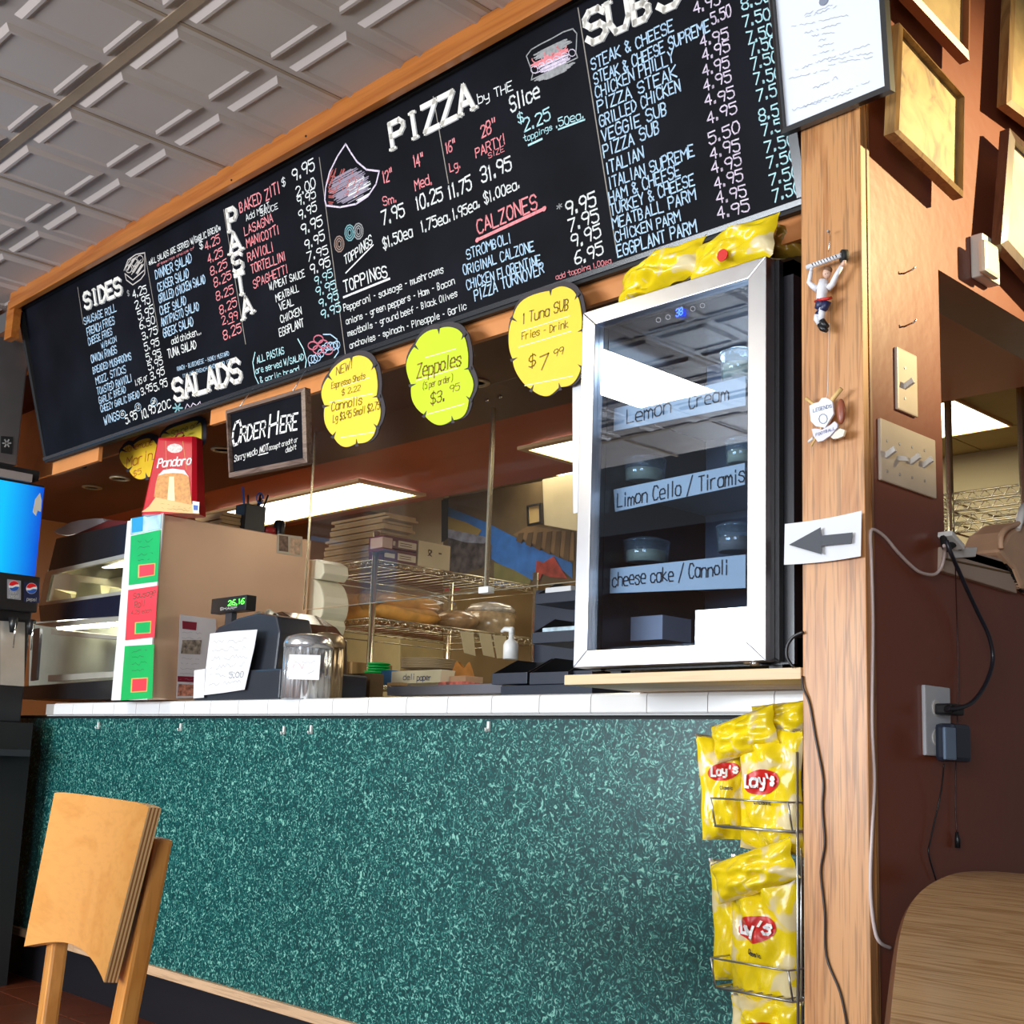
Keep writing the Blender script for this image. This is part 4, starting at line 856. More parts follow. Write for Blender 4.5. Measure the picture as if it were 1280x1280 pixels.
for k, (nm, qd, st, m1, m2, tx) in enumerate(stripes):
    o = face(pl, [c6(*p) for p in qd], 'label_card', m1, wm, 0.001)
    face(pl, [c6(*p) for p in st], 'price_sticker', tan, o, 0.001, 0.0021)
    cx = sum(p[0] for p in st) / 4; cy = sum(p[1] for p in st) / 4
    face(pl, [c6(cx + (p[0] - cx) * 0.86, cy + (p[1] - cy) * 0.86) for p in st], 'price_sticker', m2, o, 0.001, 0.0032)
    mb = MB()
    if k == 1:
        for t_ in tx: a = c6(t_[1], t_[2]); b = c6(t_[3], t_[4]); wpix(mb, pl, t_[0], a[0], a[1], b[0], b[1], t_[5] / 5.33, 0, 0.10, lift=0.0024)
    else:
        for j in range(4): scribble(mb, pl, *c6(qd[0][0] + 45, qd[0][1] + 50 + j * 42), *c6(qd[0][0] + 145 - 20 * (j % 2), qd[0][1] + 38 + j * 42), 4, 0, 0.0014, 0.0024, 40 + 7 * k + j)
    mb.build('lettering', mat('label_ink', (0.03, 0.10, 0.05) if k != 1 else (0.25, 0.01, 0.02), 0.6), o)
pl = xplane(MX1 + 0.001)
face(pl, [(347, 667), (378, 671), (377, 696), (346, 691)], 'sticker', mat('sticker_cream', (0.72, 0.62, 0.45), 0.5), wm, 0.001)
face(pl, [(349, 669), (360, 670.5), (360, 690), (348.5, 688.5)], 'sticker', mat('sticker_brown', (0.25, 0.15, 0.10), 0.5, var=0.5, scale=60), wm, 0.001, 0.0022)
face(pl, [(363, 672), (376, 674), (375, 694), (362, 692)], 'sticker', mat('sticker_peach', (0.72, 0.48, 0.30), 0.5, var=0.3, scale=60), wm, 0.001, 0.0022)
# ------------------------------------------------------------------ red cake box on the cabinet
cbx = thing('cake_box', 'red tapered cake box with a picture of yellow cake standing on the steel cabinet', 'box', (-4.18, 2.2, MZ1))
y0 = 2.132
def oct_(x0, x1, ya, yb, z, ch): return [(x0 + ch, ya, z), (x1 - ch, ya, z), (x1, ya + ch, z), (x1, yb - ch, z), (x1 - ch, yb, z), (x0 + ch, yb, z), (x0, yb - ch, z), (x0, ya + ch, z)]
zt_ = Q(220, 549, 2.15).z; xb0, xb1 = Q(168, 640, y0).x, Q(257, 645, y0).x
FC = Q(210, 646, 2.125); ra = 0.50; ax_, ay_ = Vector((math.cos(ra), math.sin(ra), 0)), Vector((-math.sin(ra), math.cos(ra), 0))
def loc_(pts): return [Vector((FC.x, FC.y, 0)) + ax_ * p[0] + ay_ * p[1] + Vector((0, 0, p[2])) for p in pts]
A_ = loc_(oct_(-0.118, 0.108, 0.0, 0.085, MZ1 + 0.0005, 0.014)); B_ = loc_(oct_(-0.084, 0.074, 0.012, 0.072, zt_, 0.012))
mb = MB(); mb.add(A_ + B_, [tuple(range(8))[::-1], tuple(range(8, 16))] + [(i, (i + 1) % 8, 8 + (i + 1) % 8, 8 + i) for i in range(8)]); mb.build('carton', mat('glossy_red_card', (0.55, 0.008, 0.02), 0.22, var=0.06, coat=0.4), cbx)
up_ = (B_[0] + B_[1] - A_[0] - A_[1])
up_ = up_ - ax_ * up_.dot(ax_); pl = Plane(A_[0], ax_, up_)
def c7(a, b): return 140 + a / 3.46, 520 + b / 3.46
face(pl, [c7(*p) for p in ((128, 415), (160, 392), (190, 350), (352, 382), (374, 385), (378, 424), (200, 412))], 'banner_print', mat('print_gold', (0.72, 0.46, 0.18), 0.4), cbx, 0.0006, 0.0004)
face(pl, [c7(*p) for p in ((182, 350), (190, 290), (200, 252), (225, 236), (262, 230), (310, 236), (332, 262), (346, 385))], 'cake_picture', mat('print_cake', (0.64, 0.28, 0.07), 0.4, var=0.25, scale=90), cbx, 0.0006, 0.0012)
face(pl, [c7(*p) for p in ((248, 262), (268, 262), (272, 368), (240, 362))], 'cake_picture', mat('print_cream', (0.92, 0.76, 0.42), 0.4), cbx, 0.0004, 0.0020)
face(pl, [c7(*p) for p in ((200, 258), (222, 234), (262, 228), (312, 234), (334, 266), (322, 254), (300, 248), (262, 246), (225, 250))], 'cake_picture', mat('print_sugar', (0.9, 0.9, 0.9), 0.4), cbx, 0.0004, 0.0020)
face(pl, [c7(*p) for p in ((348, 368), (378, 372), (376, 420), (350, 418))], 'logo_panel', white, cbx, 0.0004, 0.0020)
face(pl, [c7(*p) for p in ((352, 385), (372, 387), (371, 408), (353, 407))], 'logo_panel', bluep, cbx, 0.0004, 0.0026)
face(pl, [c7(240 + 34 * (1 + math.cos(a * 0.52)) - 2, 140 + 20 * math.sin(a * 0.52)) for a in range(12)], 'emblem', mat('print_silver', (0.75, 0.65, 0.62), 0.4, var=0.3, scale=120), cbx, 0.0004, 0.0008)
mb = MB(); a = c7(196, 222); b = c7(338, 208); wpix(mb, pl, 'Pandoro', a[0], a[1], b[0], b[1], 10.5, 0, 0.17, lift=0.0016, lean=0.12, jit=0.03)
for (l, r) in ((232, 236), (306, 322)):
    ribbon(mb, [pl.at(*c7(l, 108), 0.001), pl.at(*c7(r, 232), 0.001)], pl.n, 0.0012, 1)
scribble(mb, pl, *c7(210, 388), *c7(340, 404), 3, 2, 0.001, 0.0018, 5); scribble(mb, pl, *c7(215, 402), *c7(335, 414), 2.5, 2, 0.001, 0.0018, 6)
mb.build('lettering', [mat('print_white', (0.9, 0.9, 0.9), 0.4), tan, pencil], cbx)
pt = [c7(*p) for p in ((270, 98), (285, 78), (305, 72), (312, 84), (296, 96))]
MB().tube([Q(u, v, 2.18) for u, v in pt], 0.003, 6).build('carry_ribbon', mat('ribbon_red', (0.25, 0.01, 0.02), 0.5), cbx)
# flat cartons, pen cup, tape on the cabinet
def onx(u, v): return QX(u, v, -4.42)
for k in range(4):
    p = QX(259, 650, -4.055); q = QX(300, 656, -4.055)
    o = MB().box(-4.25, -4.055 + 0.004 * (k % 2), p.y + 0.05 + 0.01 * (k % 2), q.y, MZ1 + 0.001 + k * 0.0145, MZ1 + 0.0145 + k * 0.0145 - 0.001).build('flat_carton', cardboard)
    T(o, ('lowest' if k == 0 else 'topmost' if k == 3 else ['', 'second', 'third'][k]) + ' flat brown carton in the stack on the steel cabinet', 'carton', 'flat cartons on the steel cabinet')
c = QX(312, 657, -4.065); c.z = MZ1
pc = thing('pen_cup', 'black mesh pen cup with pens and scissors on the steel cabinet', 'pen cup', c)
MB().box(c.x - 0.035, c.x + 0.035, c.y - 0.045, c.y + 0.045, MZ1, MZ1 + 0.10).build('cup', black, pc, bevel=0.003)
for k, (dx, dy, h, mm) in enumerate(((0.01, -0.03, 0.165, bluep), (0.0, -0.01, 0.14, steel), (0.01, 0.02, 0.15, black), (0.0, 0.045, 0.155, black), (-0.01, 0.03, 0.14, black))):
    MB().tube([c + Vector((0, dy * 0.5, 0.01)), c + Vector((dx, dy * 1.6, h))], 0.004, 6).build('pen', mm, pc)
MB().tube([c + Vector((0.01, 0.03 + 0.014 * math.cos(a * 0.6), 0.135 + 0.02 * math.sin(a * 0.6))) for a in range(11)], 0.003, 6).build('scissor_handle', bluep, pc)
c = QX(335, 660, -4.065); T(MB().lathe((c.x, c.y, MZ1), [(0.03, 0), (0.03, 0.028), (0.02, 0.03)], 16).build('tape_roll', mat('tape_red', (0.5, 0.03, 0.03), 0.4)), 'red tape roll beside the pen cup on the steel cabinet', 'tape')
c = QX(349, 662, -4.065); T(MB().lathe((c.x, c.y, MZ1), [(0.02, 0), (0.022, 0.01), (0.022, 0.055), (0.016, 0.065)], 16).build('small_jar', black), 'small black jar at the right end of the steel cabinet top', 'jar')
# white rounded dispenser fixed at the far end of the cabinet
wd = thing('paper_dispenser', 'cream plastic dispenser with round disc at the far end of the steel cabinet', 'dispenser', Q(391, 795, 2.78))
crm = mat('cream_plastic', (0.86, 0.82, 0.62), 0.35, var=0.03)
for nm, pts in (('hood', [(380, 700), (396, 699), (404, 704), (405, 716), (400, 724), (380, 722)]), ('disc', cloud([(378, 724), (396, 726), (404, 745), (403, 765), (396, 776), (380, 776)], 0, 3)), ('base_roll', [(378, 768), (398, 770), (401, 780), (398, 791), (388, 794), (378, 788)]), ('stand_foot', [(383, 790), (394, 790), (394, 884), (383, 884)])):
    pl = yplane(2.78); mb = MB(); mb.prism([pl.at(u, v) for u, v in pts], (0, 0.12, 0)); o = mb.build(nm, crm, wd, bevel=0.006); fix_normals(o)
# ------------------------------------------------------------------ cash register
reg = thing('cash_register', 'black cash register with a green lit customer display on a pole', 'cash register', Q(315, 876, 2.2))
rgm = mat('register_charcoal', (0.030, 0.034, 0.045), 0.30, coat=0.2)
pbox(243, 838, 350, 875, 2.21, 0.34).build('cash_drawer', rgm, reg, bevel=0.006)
pl = yplane(2.24); mb = MB(); mb.prism([pl.at(u, v) for u, v in ((270, 840), (262, 800), (272, 784), (298, 772), (322, 766), (346, 770), (350, 790), (344, 840))], (0, 0.13, 0)); o = mb.build('keyboard_hood', rgm, reg, bevel=0.008); fix_normals(o)
pl = yplane(2.375); mb = MB(); mb.prism([pl.at(u, v) for u, v in ((325, 850), (325, 770), (350, 764), (372, 778), (386, 796), (386, 850))], (0, 0.16, 0)); o = mb.build('printer_housing', mat('register_brown', (0.10, 0.055, 0.035), 0.18, coat=0.5), reg, bevel=0.008); fix_normals(o)
pbox(281, 764, 289, 792, 2.28, 0.02).build('display_pole', rgm, reg)
pbox(264, 746, 307.5, 765, 2.265, 0.04).build('display_head', black, reg, bevel=0.003)
pl = yplane(2.264); mb = MB(); wpix(mb, pl, '26.16', 285, 757, 305, 754.5, 6.0, 0, 0.16); wpix(mb, pl, 'SHARP', 275, 763, 296, 761, 3.2, 1, 0.2)
mb.build('display_digits', [mat('green_digits', (0.05, 0.6, 0.05), 0.4, emit=(0.15, 1.0, 0.1), estr=3), mat('print_pale', (0.6, 0.6, 0.6), 0.5)], reg)
mb = MB(); rr = random.Random(4); mb.grid(lambda i, j: Q(316 + 34 * i, 770 - 7 * math.sin(math.pi * i) * (0.4 + 0.6 * j) + 2.5 * math.sin(13 * i + 3 * j), 2.33 + 0.05 * j), 14, 3); mb.build('receipt_paper', mat('receipt_cream', (0.82, 0.78, 0.62), 0.7), reg)
pl = Plane(Q(285, 868, 2.20), (1, 0, 0), (0, 0.02, 1))
nt_ = thing('paper_note', 'handwritten white paper note taped to the front of the cash register', 'note', Q(285, 868, 2.20))
face(pl, [(263, 792), (290, 789), (322, 787), (318, 810), (306, 862), (280, 866), (255, 869), (257, 840)], 'note_sheet', paper, nt_, 0.0012)
mb = MB()
for k in range(6): scribble(mb, pl, 266 - k * 1.0, 806 + k * 10.5, 314 - k * 2.6, 802 + k * 10.5, 6, 0, 0.0010, 0.0026, 60 + k)
wpix(mb, pl, '5.00', 286, 848, 304, 846, 7, 0, 0.12, lift=0.0028); mb.build('handwriting', [faint], nt_)
pl = Plane(QX(250, 873, -4.002), (0.02, 1, 0), (0, 0, 1))
mf = thing('menu_flyer', 'glossy menu flyer with dark red headings leaning on the steel cabinet', 'flyer', QX(245, 873, -4.0))
face(pl, [(225, 768), (270, 774), (270, 871), (220, 873)], 'flyer_sheet', mat('flyer_paper', (0.62, 0.58, 0.60), 0.35), mf, 0.001)
dr = mat('flyer_red', (0.22, 0.01, 0.03), 0.4)
for qd, mm in ((((228, 776), (246, 778), (245, 788), (228, 786)), dr), (((222, 845), (244, 846), (243, 853), (222, 852)), dr), (((228, 800), (252, 800), (250, 818), (226, 817)), mat('flyer_photo', (0.24, 0.19, 0.15), 0.4, var=0.8, scale=60)), (((223, 855), (243, 856), (242, 870), (222, 870)), mat('flyer_food', (0.45, 0.18, 0.12), 0.4, var=0.7, scale=70))):
    face(pl, qd, 'flyer_print', mm, mf, 0.0006, 0.0022)
mb = MB()
for k in range(8): scribble(mb, pl, 228 - k * 0.6, 792 + (k if k < 2 else k + 3) * 6.4, 252 - k * 0.5, 793 + (k if k < 2 else k + 3) * 6.4, 2.2, 0, 0.0008, 0.0034, 80 + k)
mb.build('small_print', faint, mf)
cd_ = face(yplane(2.2), [(243, 838), (257, 836), (255, 872), (242, 873)], 'small_card', paper, None, 0.001, 0.002); T(cd_, 'small white card propped at the left foot of the cash register', 'card')
# ------------------------------------------------------------------ ribbed dispensers
def ribbed(u0, u1, v0, v1, y, m_, lbl, tag_):
    r = (Q(u1, v1, y).x - Q(u0, v1, y).x) / 2 * 0.86; c = Q((u0 + u1) / 2, v1, y); c.z = LZ1; h = Q((u0 + u1) / 2, v0, y).z - c.z
    t = thing('ribbed_dispenser', lbl, 'dispenser', c, 'ribbed metal dispensers on the counter')
    MB().lathe(c, [(r, 0.0), (r, h * 0.80)], 72, flute=0.10, nf=18).build('ribbed_body', m_, t)
    MB().lathe(c, [(r * 1.02, h * 0.78), (r * 1.02, h * 0.86), (r * 0.9, h * 0.95), (r * 0.55, h)], 32).build('domed_lid', m_, t)
    if tag_:
        pl = yplane(c.y - r - 0.003); face(pl, [(362, 818), (401, 819), (399, 850), (361, 849)], 'label_card', paper, t, 0.001)
        mb = MB(); scribble(mb, pl, 366, 838, 380, 836, 9, 0, 0.0012, 0.0024, 9); scribble(mb, pl, 384, 845, 397, 840, 5, 1, 0.0012, 0.0024, 11); scribble(mb, pl, 368, 830, 394, 829, 3, 1, 0.0008, 0.0024, 13); mb.build('handwriting', [mat('pen_red', (0.5, 0.12, 0.12), 0.6), faint], t)
ribbed(361, 402, 794, 873, 2.24, mat('bright_ribbed', (0.80, 0.82, 0.85), 0.22, 0.8), 'silver ribbed canister with white handwritten label on the counter by the register', True)
ribbed(390, 420, 792, 871, 2.365, mat('brass_ribbed', (0.62, 0.48, 0.30), 0.3, 0.8), 'second ribbed canister in warm brown metal behind the labelled silver one', False)
# ------------------------------------------------------------------ hot display case, left end of the counter
def plate(pts, y, d, name, m, parent, bevel=0.0):
    pl = yplane(y); mb = MB(); mb.prism([pl.at(u, v) for u, v in pts], (0, d, 0)); o = mb.build(name, m, parent, bevel=bevel); fix_normals(o); return o
hc = thing('heated_display_case', 'black two-tier heated display case with lit shelves at the left end of the counter', 'display case', Q(100, 872, 2.32))
navy = mat('gloss_navy', (0.012, 0.014, 0.03), 0.2, coat=0.4); creamw = mat('case_liner', (0.75, 0.72, 0.55), 0.4); trimc = mat('case_trim', (0.62, 0.60, 0.52), 0.3, 0.5)
plate([(70, 673), (166, 652), (166, 691), (60, 714)], 2.30, 0.30, 'hood', black, hc, 0.004)
plate([(48, 757), (166, 741), (166, 769), (50, 777)], 2.29, 0.32, 'middle_band', navy, hc, 0.004)
plate([(24, 858), (166, 848), (166, 874), (24, 874)], 2.29, 0.32, 'base', black, hc, 0.004)
plate([(60, 712), (166, 688), (166, 745), (48, 760)], 2.58, 0.02, 'back_panel', creamw, hc)
plate([(38, 778), (166, 766), (166, 852), (36, 860)], 2.58, 0.02, 'back_panel', mat('case_liner_green', (0.70, 0.78, 0.66), 0.4), hc)
plate([(57, 716), (66, 712), (57, 754), (48, 758)], 2.30, 0.012, 'door_stile', trimc, hc); plate([(60, 714), (166, 690), (166, 695), (62, 719)], 2.298, 0.012, 'door_rail', trimc, hc)
plate([(50, 753), (166, 737), (166, 742), (49, 758)], 2.297, 0.012, 'door_rail', trimc, hc); plate([(40, 780), (166, 768), (166, 775), (64, 784)], 2.296, 0.012, 'door_rail', trimc, hc)
plate([(60, 844), (166, 838), (166, 845), (60, 852)], 2.30, 0.012, 'door_rail', trimc, hc); plate([(64, 786), (166, 797), (166, 801), (64, 793)], 2.35, 0.15, 'wire_shelf', trimc, hc)
plate([(42, 786), (50, 785), (45, 850), (38, 851)], 2.30, 0.012, 'door_stile', mat('case_glass_edge', (0.40, 0.48, 0.62), 0.2), hc)
lampm = mat('case_lamp', (1, 0.95, 0.8), 0.5, emit=(1.0, 0.93, 0.72), estr=22)
plate([(72, 708), (166, 697), (166, 706), (74, 714)], 2.40, 0.03, 'heat_lamp', lampm, hc); plate([(70, 783), (166, 775), (166, 780), (72, 787)], 2.40, 0.03, 'heat_lamp', lampm, hc)
plate([(60, 712), (166, 688), (166, 745), (48, 760)], 2.306, 0.002, 'glass_pane', glass('case_glass', (0.97, 0.98, 0.95), 0.03), hc)
for k, (q, l) in enumerate((([(100, 727), (125, 731), (128, 750), (92, 753)], 'cream paper food box in the upper tier of the display case, middle one'), ([(68, 736), (88, 742), (90, 752), (62, 754)], 'cream food box in the upper tier of the display case, left one'), ([(138, 734), (158, 738), (158, 748), (132, 750)], 'cream food box in the upper tier of the display case, right one'))):
    o = plate(q, 2.42, 0.09, 'food_box', mat('food_box_card', (0.80, 0.74, 0.45), 0.6), None, 0.002); T(o, l, 'box', 'food boxes in the display case')
o = plate(cloud([(67, 664), (78, 658), (90, 652), (108, 649), (128, 648), (128, 656), (112, 662), (92, 668), (78, 669)], 0, 2), 2.42, 0.08, 'foam_tray', mat('foam_grey', (0.42, 0.40, 0.45), 0.6), None, 0.003); T(o, 'pale grey scalloped tray on top of the black display case', 'tray')
o = plate([(92, 668), (112, 660), (135, 650), (164, 651), (166, 662), (130, 667), (100, 672)], 2.38, 0.08, 'folded_cloth', mat('cloth_wine', (0.10, 0.01, 0.012), 0.6), None, 0.004); T(o, 'dark wine red folded cloth on top of the display case', 'cloth')
# ------------------------------------------------------------------ soda dispenser facing along the counter
SX = -5.0; pl = xplane(SX)
sd = thing('soda_dispenser', 'black soda dispenser with a glowing blue panel at the left edge', 'dispenser', (-5.25, 1.7, 0))
zi0, zi1 = QX(28, 583, SX).z, QX(38, 430, SX).z; yi = QX(33, 500, SX).y
yd = QX(52, 660, SX).y; zd0, zd1 = QX(50, 722, SX).z, QX(52, 609, SX).z
MB().box(-5.6, SX, 1.1, yi - 0.01, zi0, zi1).build('ice_maker_body', mat('dull_steel', (0.20, 0.18, 0.18), 0.35, 0.6), sd, bevel=0.006)
MB().box(-5.6, SX - 0.03, 1.1, yd - 0.02, zd1 + 0.03, zi0).build('black_base', dblack, sd)
MB().box(-5.6, SX + 0.004, 1.1, QX(40, 597, SX).y, zd1 + 0.012, zd1 + 0.045).build('grey_strip', mat('strip_grey', (0.30, 0.26, 0.25), 0.5), sd)
MB().box(-5.6, SX - 0.01, 1.1, yd, 1.0, zd1 + 0.01).build('dispenser_body', black, sd, bevel=0.006)
M = mat('blue_backlit', (0.0, 0.05, 0.3), 0.4); nt = M.node_tree; b = nt.nodes['Principled BSDF']; tc = nt.nodes.new('ShaderNodeTexCoord'); sx_ = nt.nodes.new('ShaderNodeSeparateXYZ'); nt.links.new(tc.outputs['Object'], sx_.inputs[0])
mr = nt.nodes.new('ShaderNodeMapRange'); mr.inputs['From Min'].default_value = yd - 0.16 - 1.7; mr.inputs['From Max'].default_value = yd - 1.7; nt.links.new(sx_.outputs['Y'], mr.inputs['Value'])
rr_ = nt.nodes.new('ShaderNodeValToRGB'); rr_.color_ramp.elements[0].color = (0.0, 0.55, 1.0, 1); rr_.color_ramp.elements[1].color = (0.0, 0.04, 0.55, 1); nt.links.new(mr.outputs[0], rr_.inputs['Fac']); nt.links.new(rr_.outputs[0], b.inputs['Emission Color']); b.inputs['Emission Strength'].default_value = 0.95
MB().box(SX - 0.01, SX, 1.15, yd - 0.006, zd0, zd1).build('lit_panel', M, sd)
face(pl, [(41, 640), (44, 624), (50, 616), (52, 626), (51, 640), (47, 638), (45, 645)], 'panel_picture', mat('ice_white', (0.75, 0.72, 0.62), 0.5), sd, 0.001, 0.002)
MB().box(SX - 0.01, SX + 0.05, 1.15, yd - 0.004, QX(50, 768, SX).z, zd0 - 0.004).build('valve_panel', black, sd, bevel=0.006)
pl2 = xplane(SX + 0.052)
for (u0, u1, v0, v1, mm, nm) in ((9, 26, 724, 748, mat('valve_card_grey', (0.28, 0.28, 0.31), 0.4), 'DIET'), (30, 49, 727, 752, mat('valve_card_navy', (0.008, 0.015, 0.06), 0.4), '')):
    o = face(pl2, [(u0, v0), (u1, v0 + 2), (u1, v1 + 2), (u0, v1)], 'valve_card', mm, sd, 0.001, 0)
    cu, cv, rr = (u0 + u1) / 2, v0 + 8.5, 6.8
    mb = MB()
    def cp(a, k=1.0): return pl2.at(cu + rr * k * math.cos(a), cv - rr * k * math.sin(a), 0.0024)
    mb.add([cp(x * math.pi / 12) for x in range(24)], [tuple(range(24))], 0)
    mb.build('logo_ball', white, o)
    mb = MB(); up_pts = [pl2.at(cu + rr * 0.95 * math.cos(x), cv - rr * 0.95 * math.sin(x), 0.0032) for x in [0.35 + k * (math.pi - 0.5) / 10 for k in range(11)]] + [pl2.at(cu - 2, cv - 0.2, 0.0032), pl2.at(cu + 2, cv - 1.8, 0.0032)]
    mb.add(up_pts, [tuple(range(len(up_pts)))]); mb.build('logo_red', mat('logo_red_print', (0.75, 0.01, 0.015), 0.4), o)
    mb = MB(); dn = [pl2.at(cu + rr * 0.95 * math.cos(x), cv - rr * 0.95 * math.sin(x), 0.0032) for x in [math.pi + 0.35 + k * (math.pi - 0.5) / 10 for k in range(11)]] + [pl2.at(cu + 2, cv + 0.6, 0.0032), pl2.at(cu - 2, cv + 2.4, 0.0032)]
    mb.add(dn, [tuple(range(len(dn)))]); mb.build('logo_blue', bluep, o)
    mb = MB(); wpix(mb, pl2, 'pepsi', cu - 6, v1 - 1.5, cu + 6, v1 - 0.5, 4, 0, 0.14, lift=0.0022, jit=0.02)
    if nm: wpix(mb, pl2, nm, cu - 5, v1 - 6, cu + 3, v1 - 5.5, 2.6, 0, 0.14, lift=0.0022, jit=0.02)
    mb.build('lettering', mat('print_pale', (0.6, 0.6, 0.6), 0.5), o)
for u, v in ((17, 775), (39, 778)):
    p = QX(u, v, SX + 0.03); MB().lathe(p - Vector((0, 0, 0.05)), [(0.010, 0), (0.016, 0.03), (0.02, 0.06)], 14).build('nozzle', black, sd); MB().tube([p + Vector((0.02, 0, 0.0)), p + Vector((0.025, 0, -0.06)), p + Vector((0.0, 0.01, -0.11))], 0.003, 6).build('lever', chrome, sd)
face(xplane(SX - 0.005), [(0, 776), (31, 778), (30, 858), (0, 856)], 'splash_panel', mat('splash_steel', (0.62, 0.60, 0.55), 0.3, 0.6), sd, 0.002, 0)
MB().box(-5.6, SX + 0.04, 1.1, yd + 0.03, 0, 1.0).build('stand_cabinet', dblack, sd)
p = QX(15, 940, SX + 0.12); tr = MB().box(SX + 0.045, SX + 0.14, 1.5, QX(32, 945, SX + 0.1).y, p.z - 0.015, p.z + 0.01).build('side_shelf', mat('shelf_charcoal', (0.03, 0.03, 0.035), 0.4), sd)
pl3 = xplane(SX + 0.002); face(pl3, [(1, 545), (16, 546), (15, 568), (1, 566)], 'maker_badge', dblack, sd, 0.001, 0)
mb = MB()
for k in range(3):
    a = k * math.pi / 3; ribbon(mb, [pl3.at(8.5 + 5 * math.cos(a), 554 + 5 * math.sin(a), 0.002), pl3.at(8.5 - 5 * math.cos(a), 554 - 5 * math.sin(a), 0.002)], pl3.n, 0.006)
mb.build('badge_star', chalkg, sd)
# ------------------------------------------------------------------ troffers
tl = mat('troffer_diffuser', (1, 1, 1), 0.5, emit=(1.0, 0.93, 0.74), estr=7.0); tfm = mat('troffer_frame', (0.75, 0.50, 0.25), 0.5)
def troffer(x0, x1, y0, y1, z, label, fr_=0.03):
    t = thing('ceiling_light', label, 'light', ((x0 + x1) / 2, (y0 + y1) / 2, z), 'fluorescent ceiling lights')
    MB().box(x0, x1, y0, y1, z - 0.008, z - 0.002).build('diffuser', tl, t)
    for a in ((x0 - fr_, x1 + fr_, y0 - fr_, y0), (x0 - fr_, x1 + fr_, y1, y1 + fr_), (x0 - fr_, x0, y0, y1), (x1, x1 + fr_, y0, y1)): MB().box(*a, z - 0.014, z - 0.0005).build('frame_rail', tfm, t)
za = SOF
def zz(u, v): return QZ(u, v, za)
a, b = zz(455, 599), zz(516, 617); troffer(a.x - 1.25, (a.x + b.x) / 2, a.y, b.y, za, 'long lit fluorescent ceiling light over the steel cabinet, seen under the soffit')
a, b = zz(658, 559), zz(721, 574); troffer((a.x + b.x) / 2, a.x + 1.2, a.y, b.y, za, 'lit fluorescent ceiling light partly behind the left side of the fridge')
za = 2.452; a, b = zz(1193, 497), zz(1264, 529); troffer(a.x - 0.9, a.x, a.y, b.y, za, 'lit ceiling light seen through the pass-through opening in the side wall', 0.01)
# hidden ones further along light the kitchen the same way
troffer(-4.6, -4.0, 4.2, 4.8, 2.452, 'lit ceiling light deeper in the kitchen')
# ------------------------------------------------------------------ kitchen partition pieces seen through the glass, and a mural reflected in it
o = plate([(486, 626), (556, 614), (556, 690), (486, 690)], 4.6, 0.03, 'hanging_cloth', mat('cream_cloth', (0.72, 0.58, 0.32), 0.7, var=0.2, scale=3), None); T(o, 'cream cloth hanging on the kitchen wall behind the white boxes', 'cloth')
mu = thing('mural_reflection', 'board standing in for a mural reflected in the glass screen, with bright blue sky and hills', 'reflection', Q(640, 745, 4.5))  # reflection in the glass screen, modelled as a painted board behind it
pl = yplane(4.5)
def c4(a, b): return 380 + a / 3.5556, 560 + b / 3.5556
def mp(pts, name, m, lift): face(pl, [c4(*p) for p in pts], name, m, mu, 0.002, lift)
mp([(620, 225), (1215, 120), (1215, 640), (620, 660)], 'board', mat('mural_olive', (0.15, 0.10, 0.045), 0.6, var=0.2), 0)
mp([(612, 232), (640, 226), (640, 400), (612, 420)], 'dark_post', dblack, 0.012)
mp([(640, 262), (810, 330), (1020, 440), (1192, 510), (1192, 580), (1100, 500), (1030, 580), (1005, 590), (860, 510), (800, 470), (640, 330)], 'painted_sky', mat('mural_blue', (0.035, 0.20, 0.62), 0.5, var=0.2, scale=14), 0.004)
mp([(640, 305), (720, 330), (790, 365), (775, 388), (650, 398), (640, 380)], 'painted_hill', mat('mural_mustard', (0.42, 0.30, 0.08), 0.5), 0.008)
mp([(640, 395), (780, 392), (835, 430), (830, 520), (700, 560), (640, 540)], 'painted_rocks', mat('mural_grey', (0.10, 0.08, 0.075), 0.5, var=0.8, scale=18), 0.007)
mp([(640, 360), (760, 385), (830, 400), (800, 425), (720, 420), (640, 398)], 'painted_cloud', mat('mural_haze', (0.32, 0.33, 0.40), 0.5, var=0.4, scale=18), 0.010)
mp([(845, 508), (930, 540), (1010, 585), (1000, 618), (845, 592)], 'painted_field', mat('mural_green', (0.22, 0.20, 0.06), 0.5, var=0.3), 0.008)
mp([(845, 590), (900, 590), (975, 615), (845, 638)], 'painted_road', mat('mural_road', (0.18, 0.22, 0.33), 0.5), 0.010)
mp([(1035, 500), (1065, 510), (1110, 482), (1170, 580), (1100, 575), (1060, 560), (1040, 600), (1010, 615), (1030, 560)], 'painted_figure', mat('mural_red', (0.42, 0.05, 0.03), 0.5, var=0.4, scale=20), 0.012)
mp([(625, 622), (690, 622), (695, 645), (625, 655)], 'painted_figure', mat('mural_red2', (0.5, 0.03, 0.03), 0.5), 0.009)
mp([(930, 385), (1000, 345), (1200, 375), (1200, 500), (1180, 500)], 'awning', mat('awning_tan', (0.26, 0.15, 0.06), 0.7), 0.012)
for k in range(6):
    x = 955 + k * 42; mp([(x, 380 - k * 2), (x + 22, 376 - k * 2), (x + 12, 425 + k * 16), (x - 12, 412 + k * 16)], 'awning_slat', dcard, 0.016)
o = plate([c4(1060, 140), c4(1215, 108), c4(1215, 368), c4(1068, 342)], 4.44, 0.05, 'wall_panel', mat('cream_panel', (0.62, 0.52, 0.32), 0.6), None); T(o, 'pale cream wall panel beside the fridge, above the brown awning', 'panel')
nf = thing('framed_notice', 'small framed yellow notice on the kitchen wall near the fridge', 'notice', Q(667, 656, 4.42))
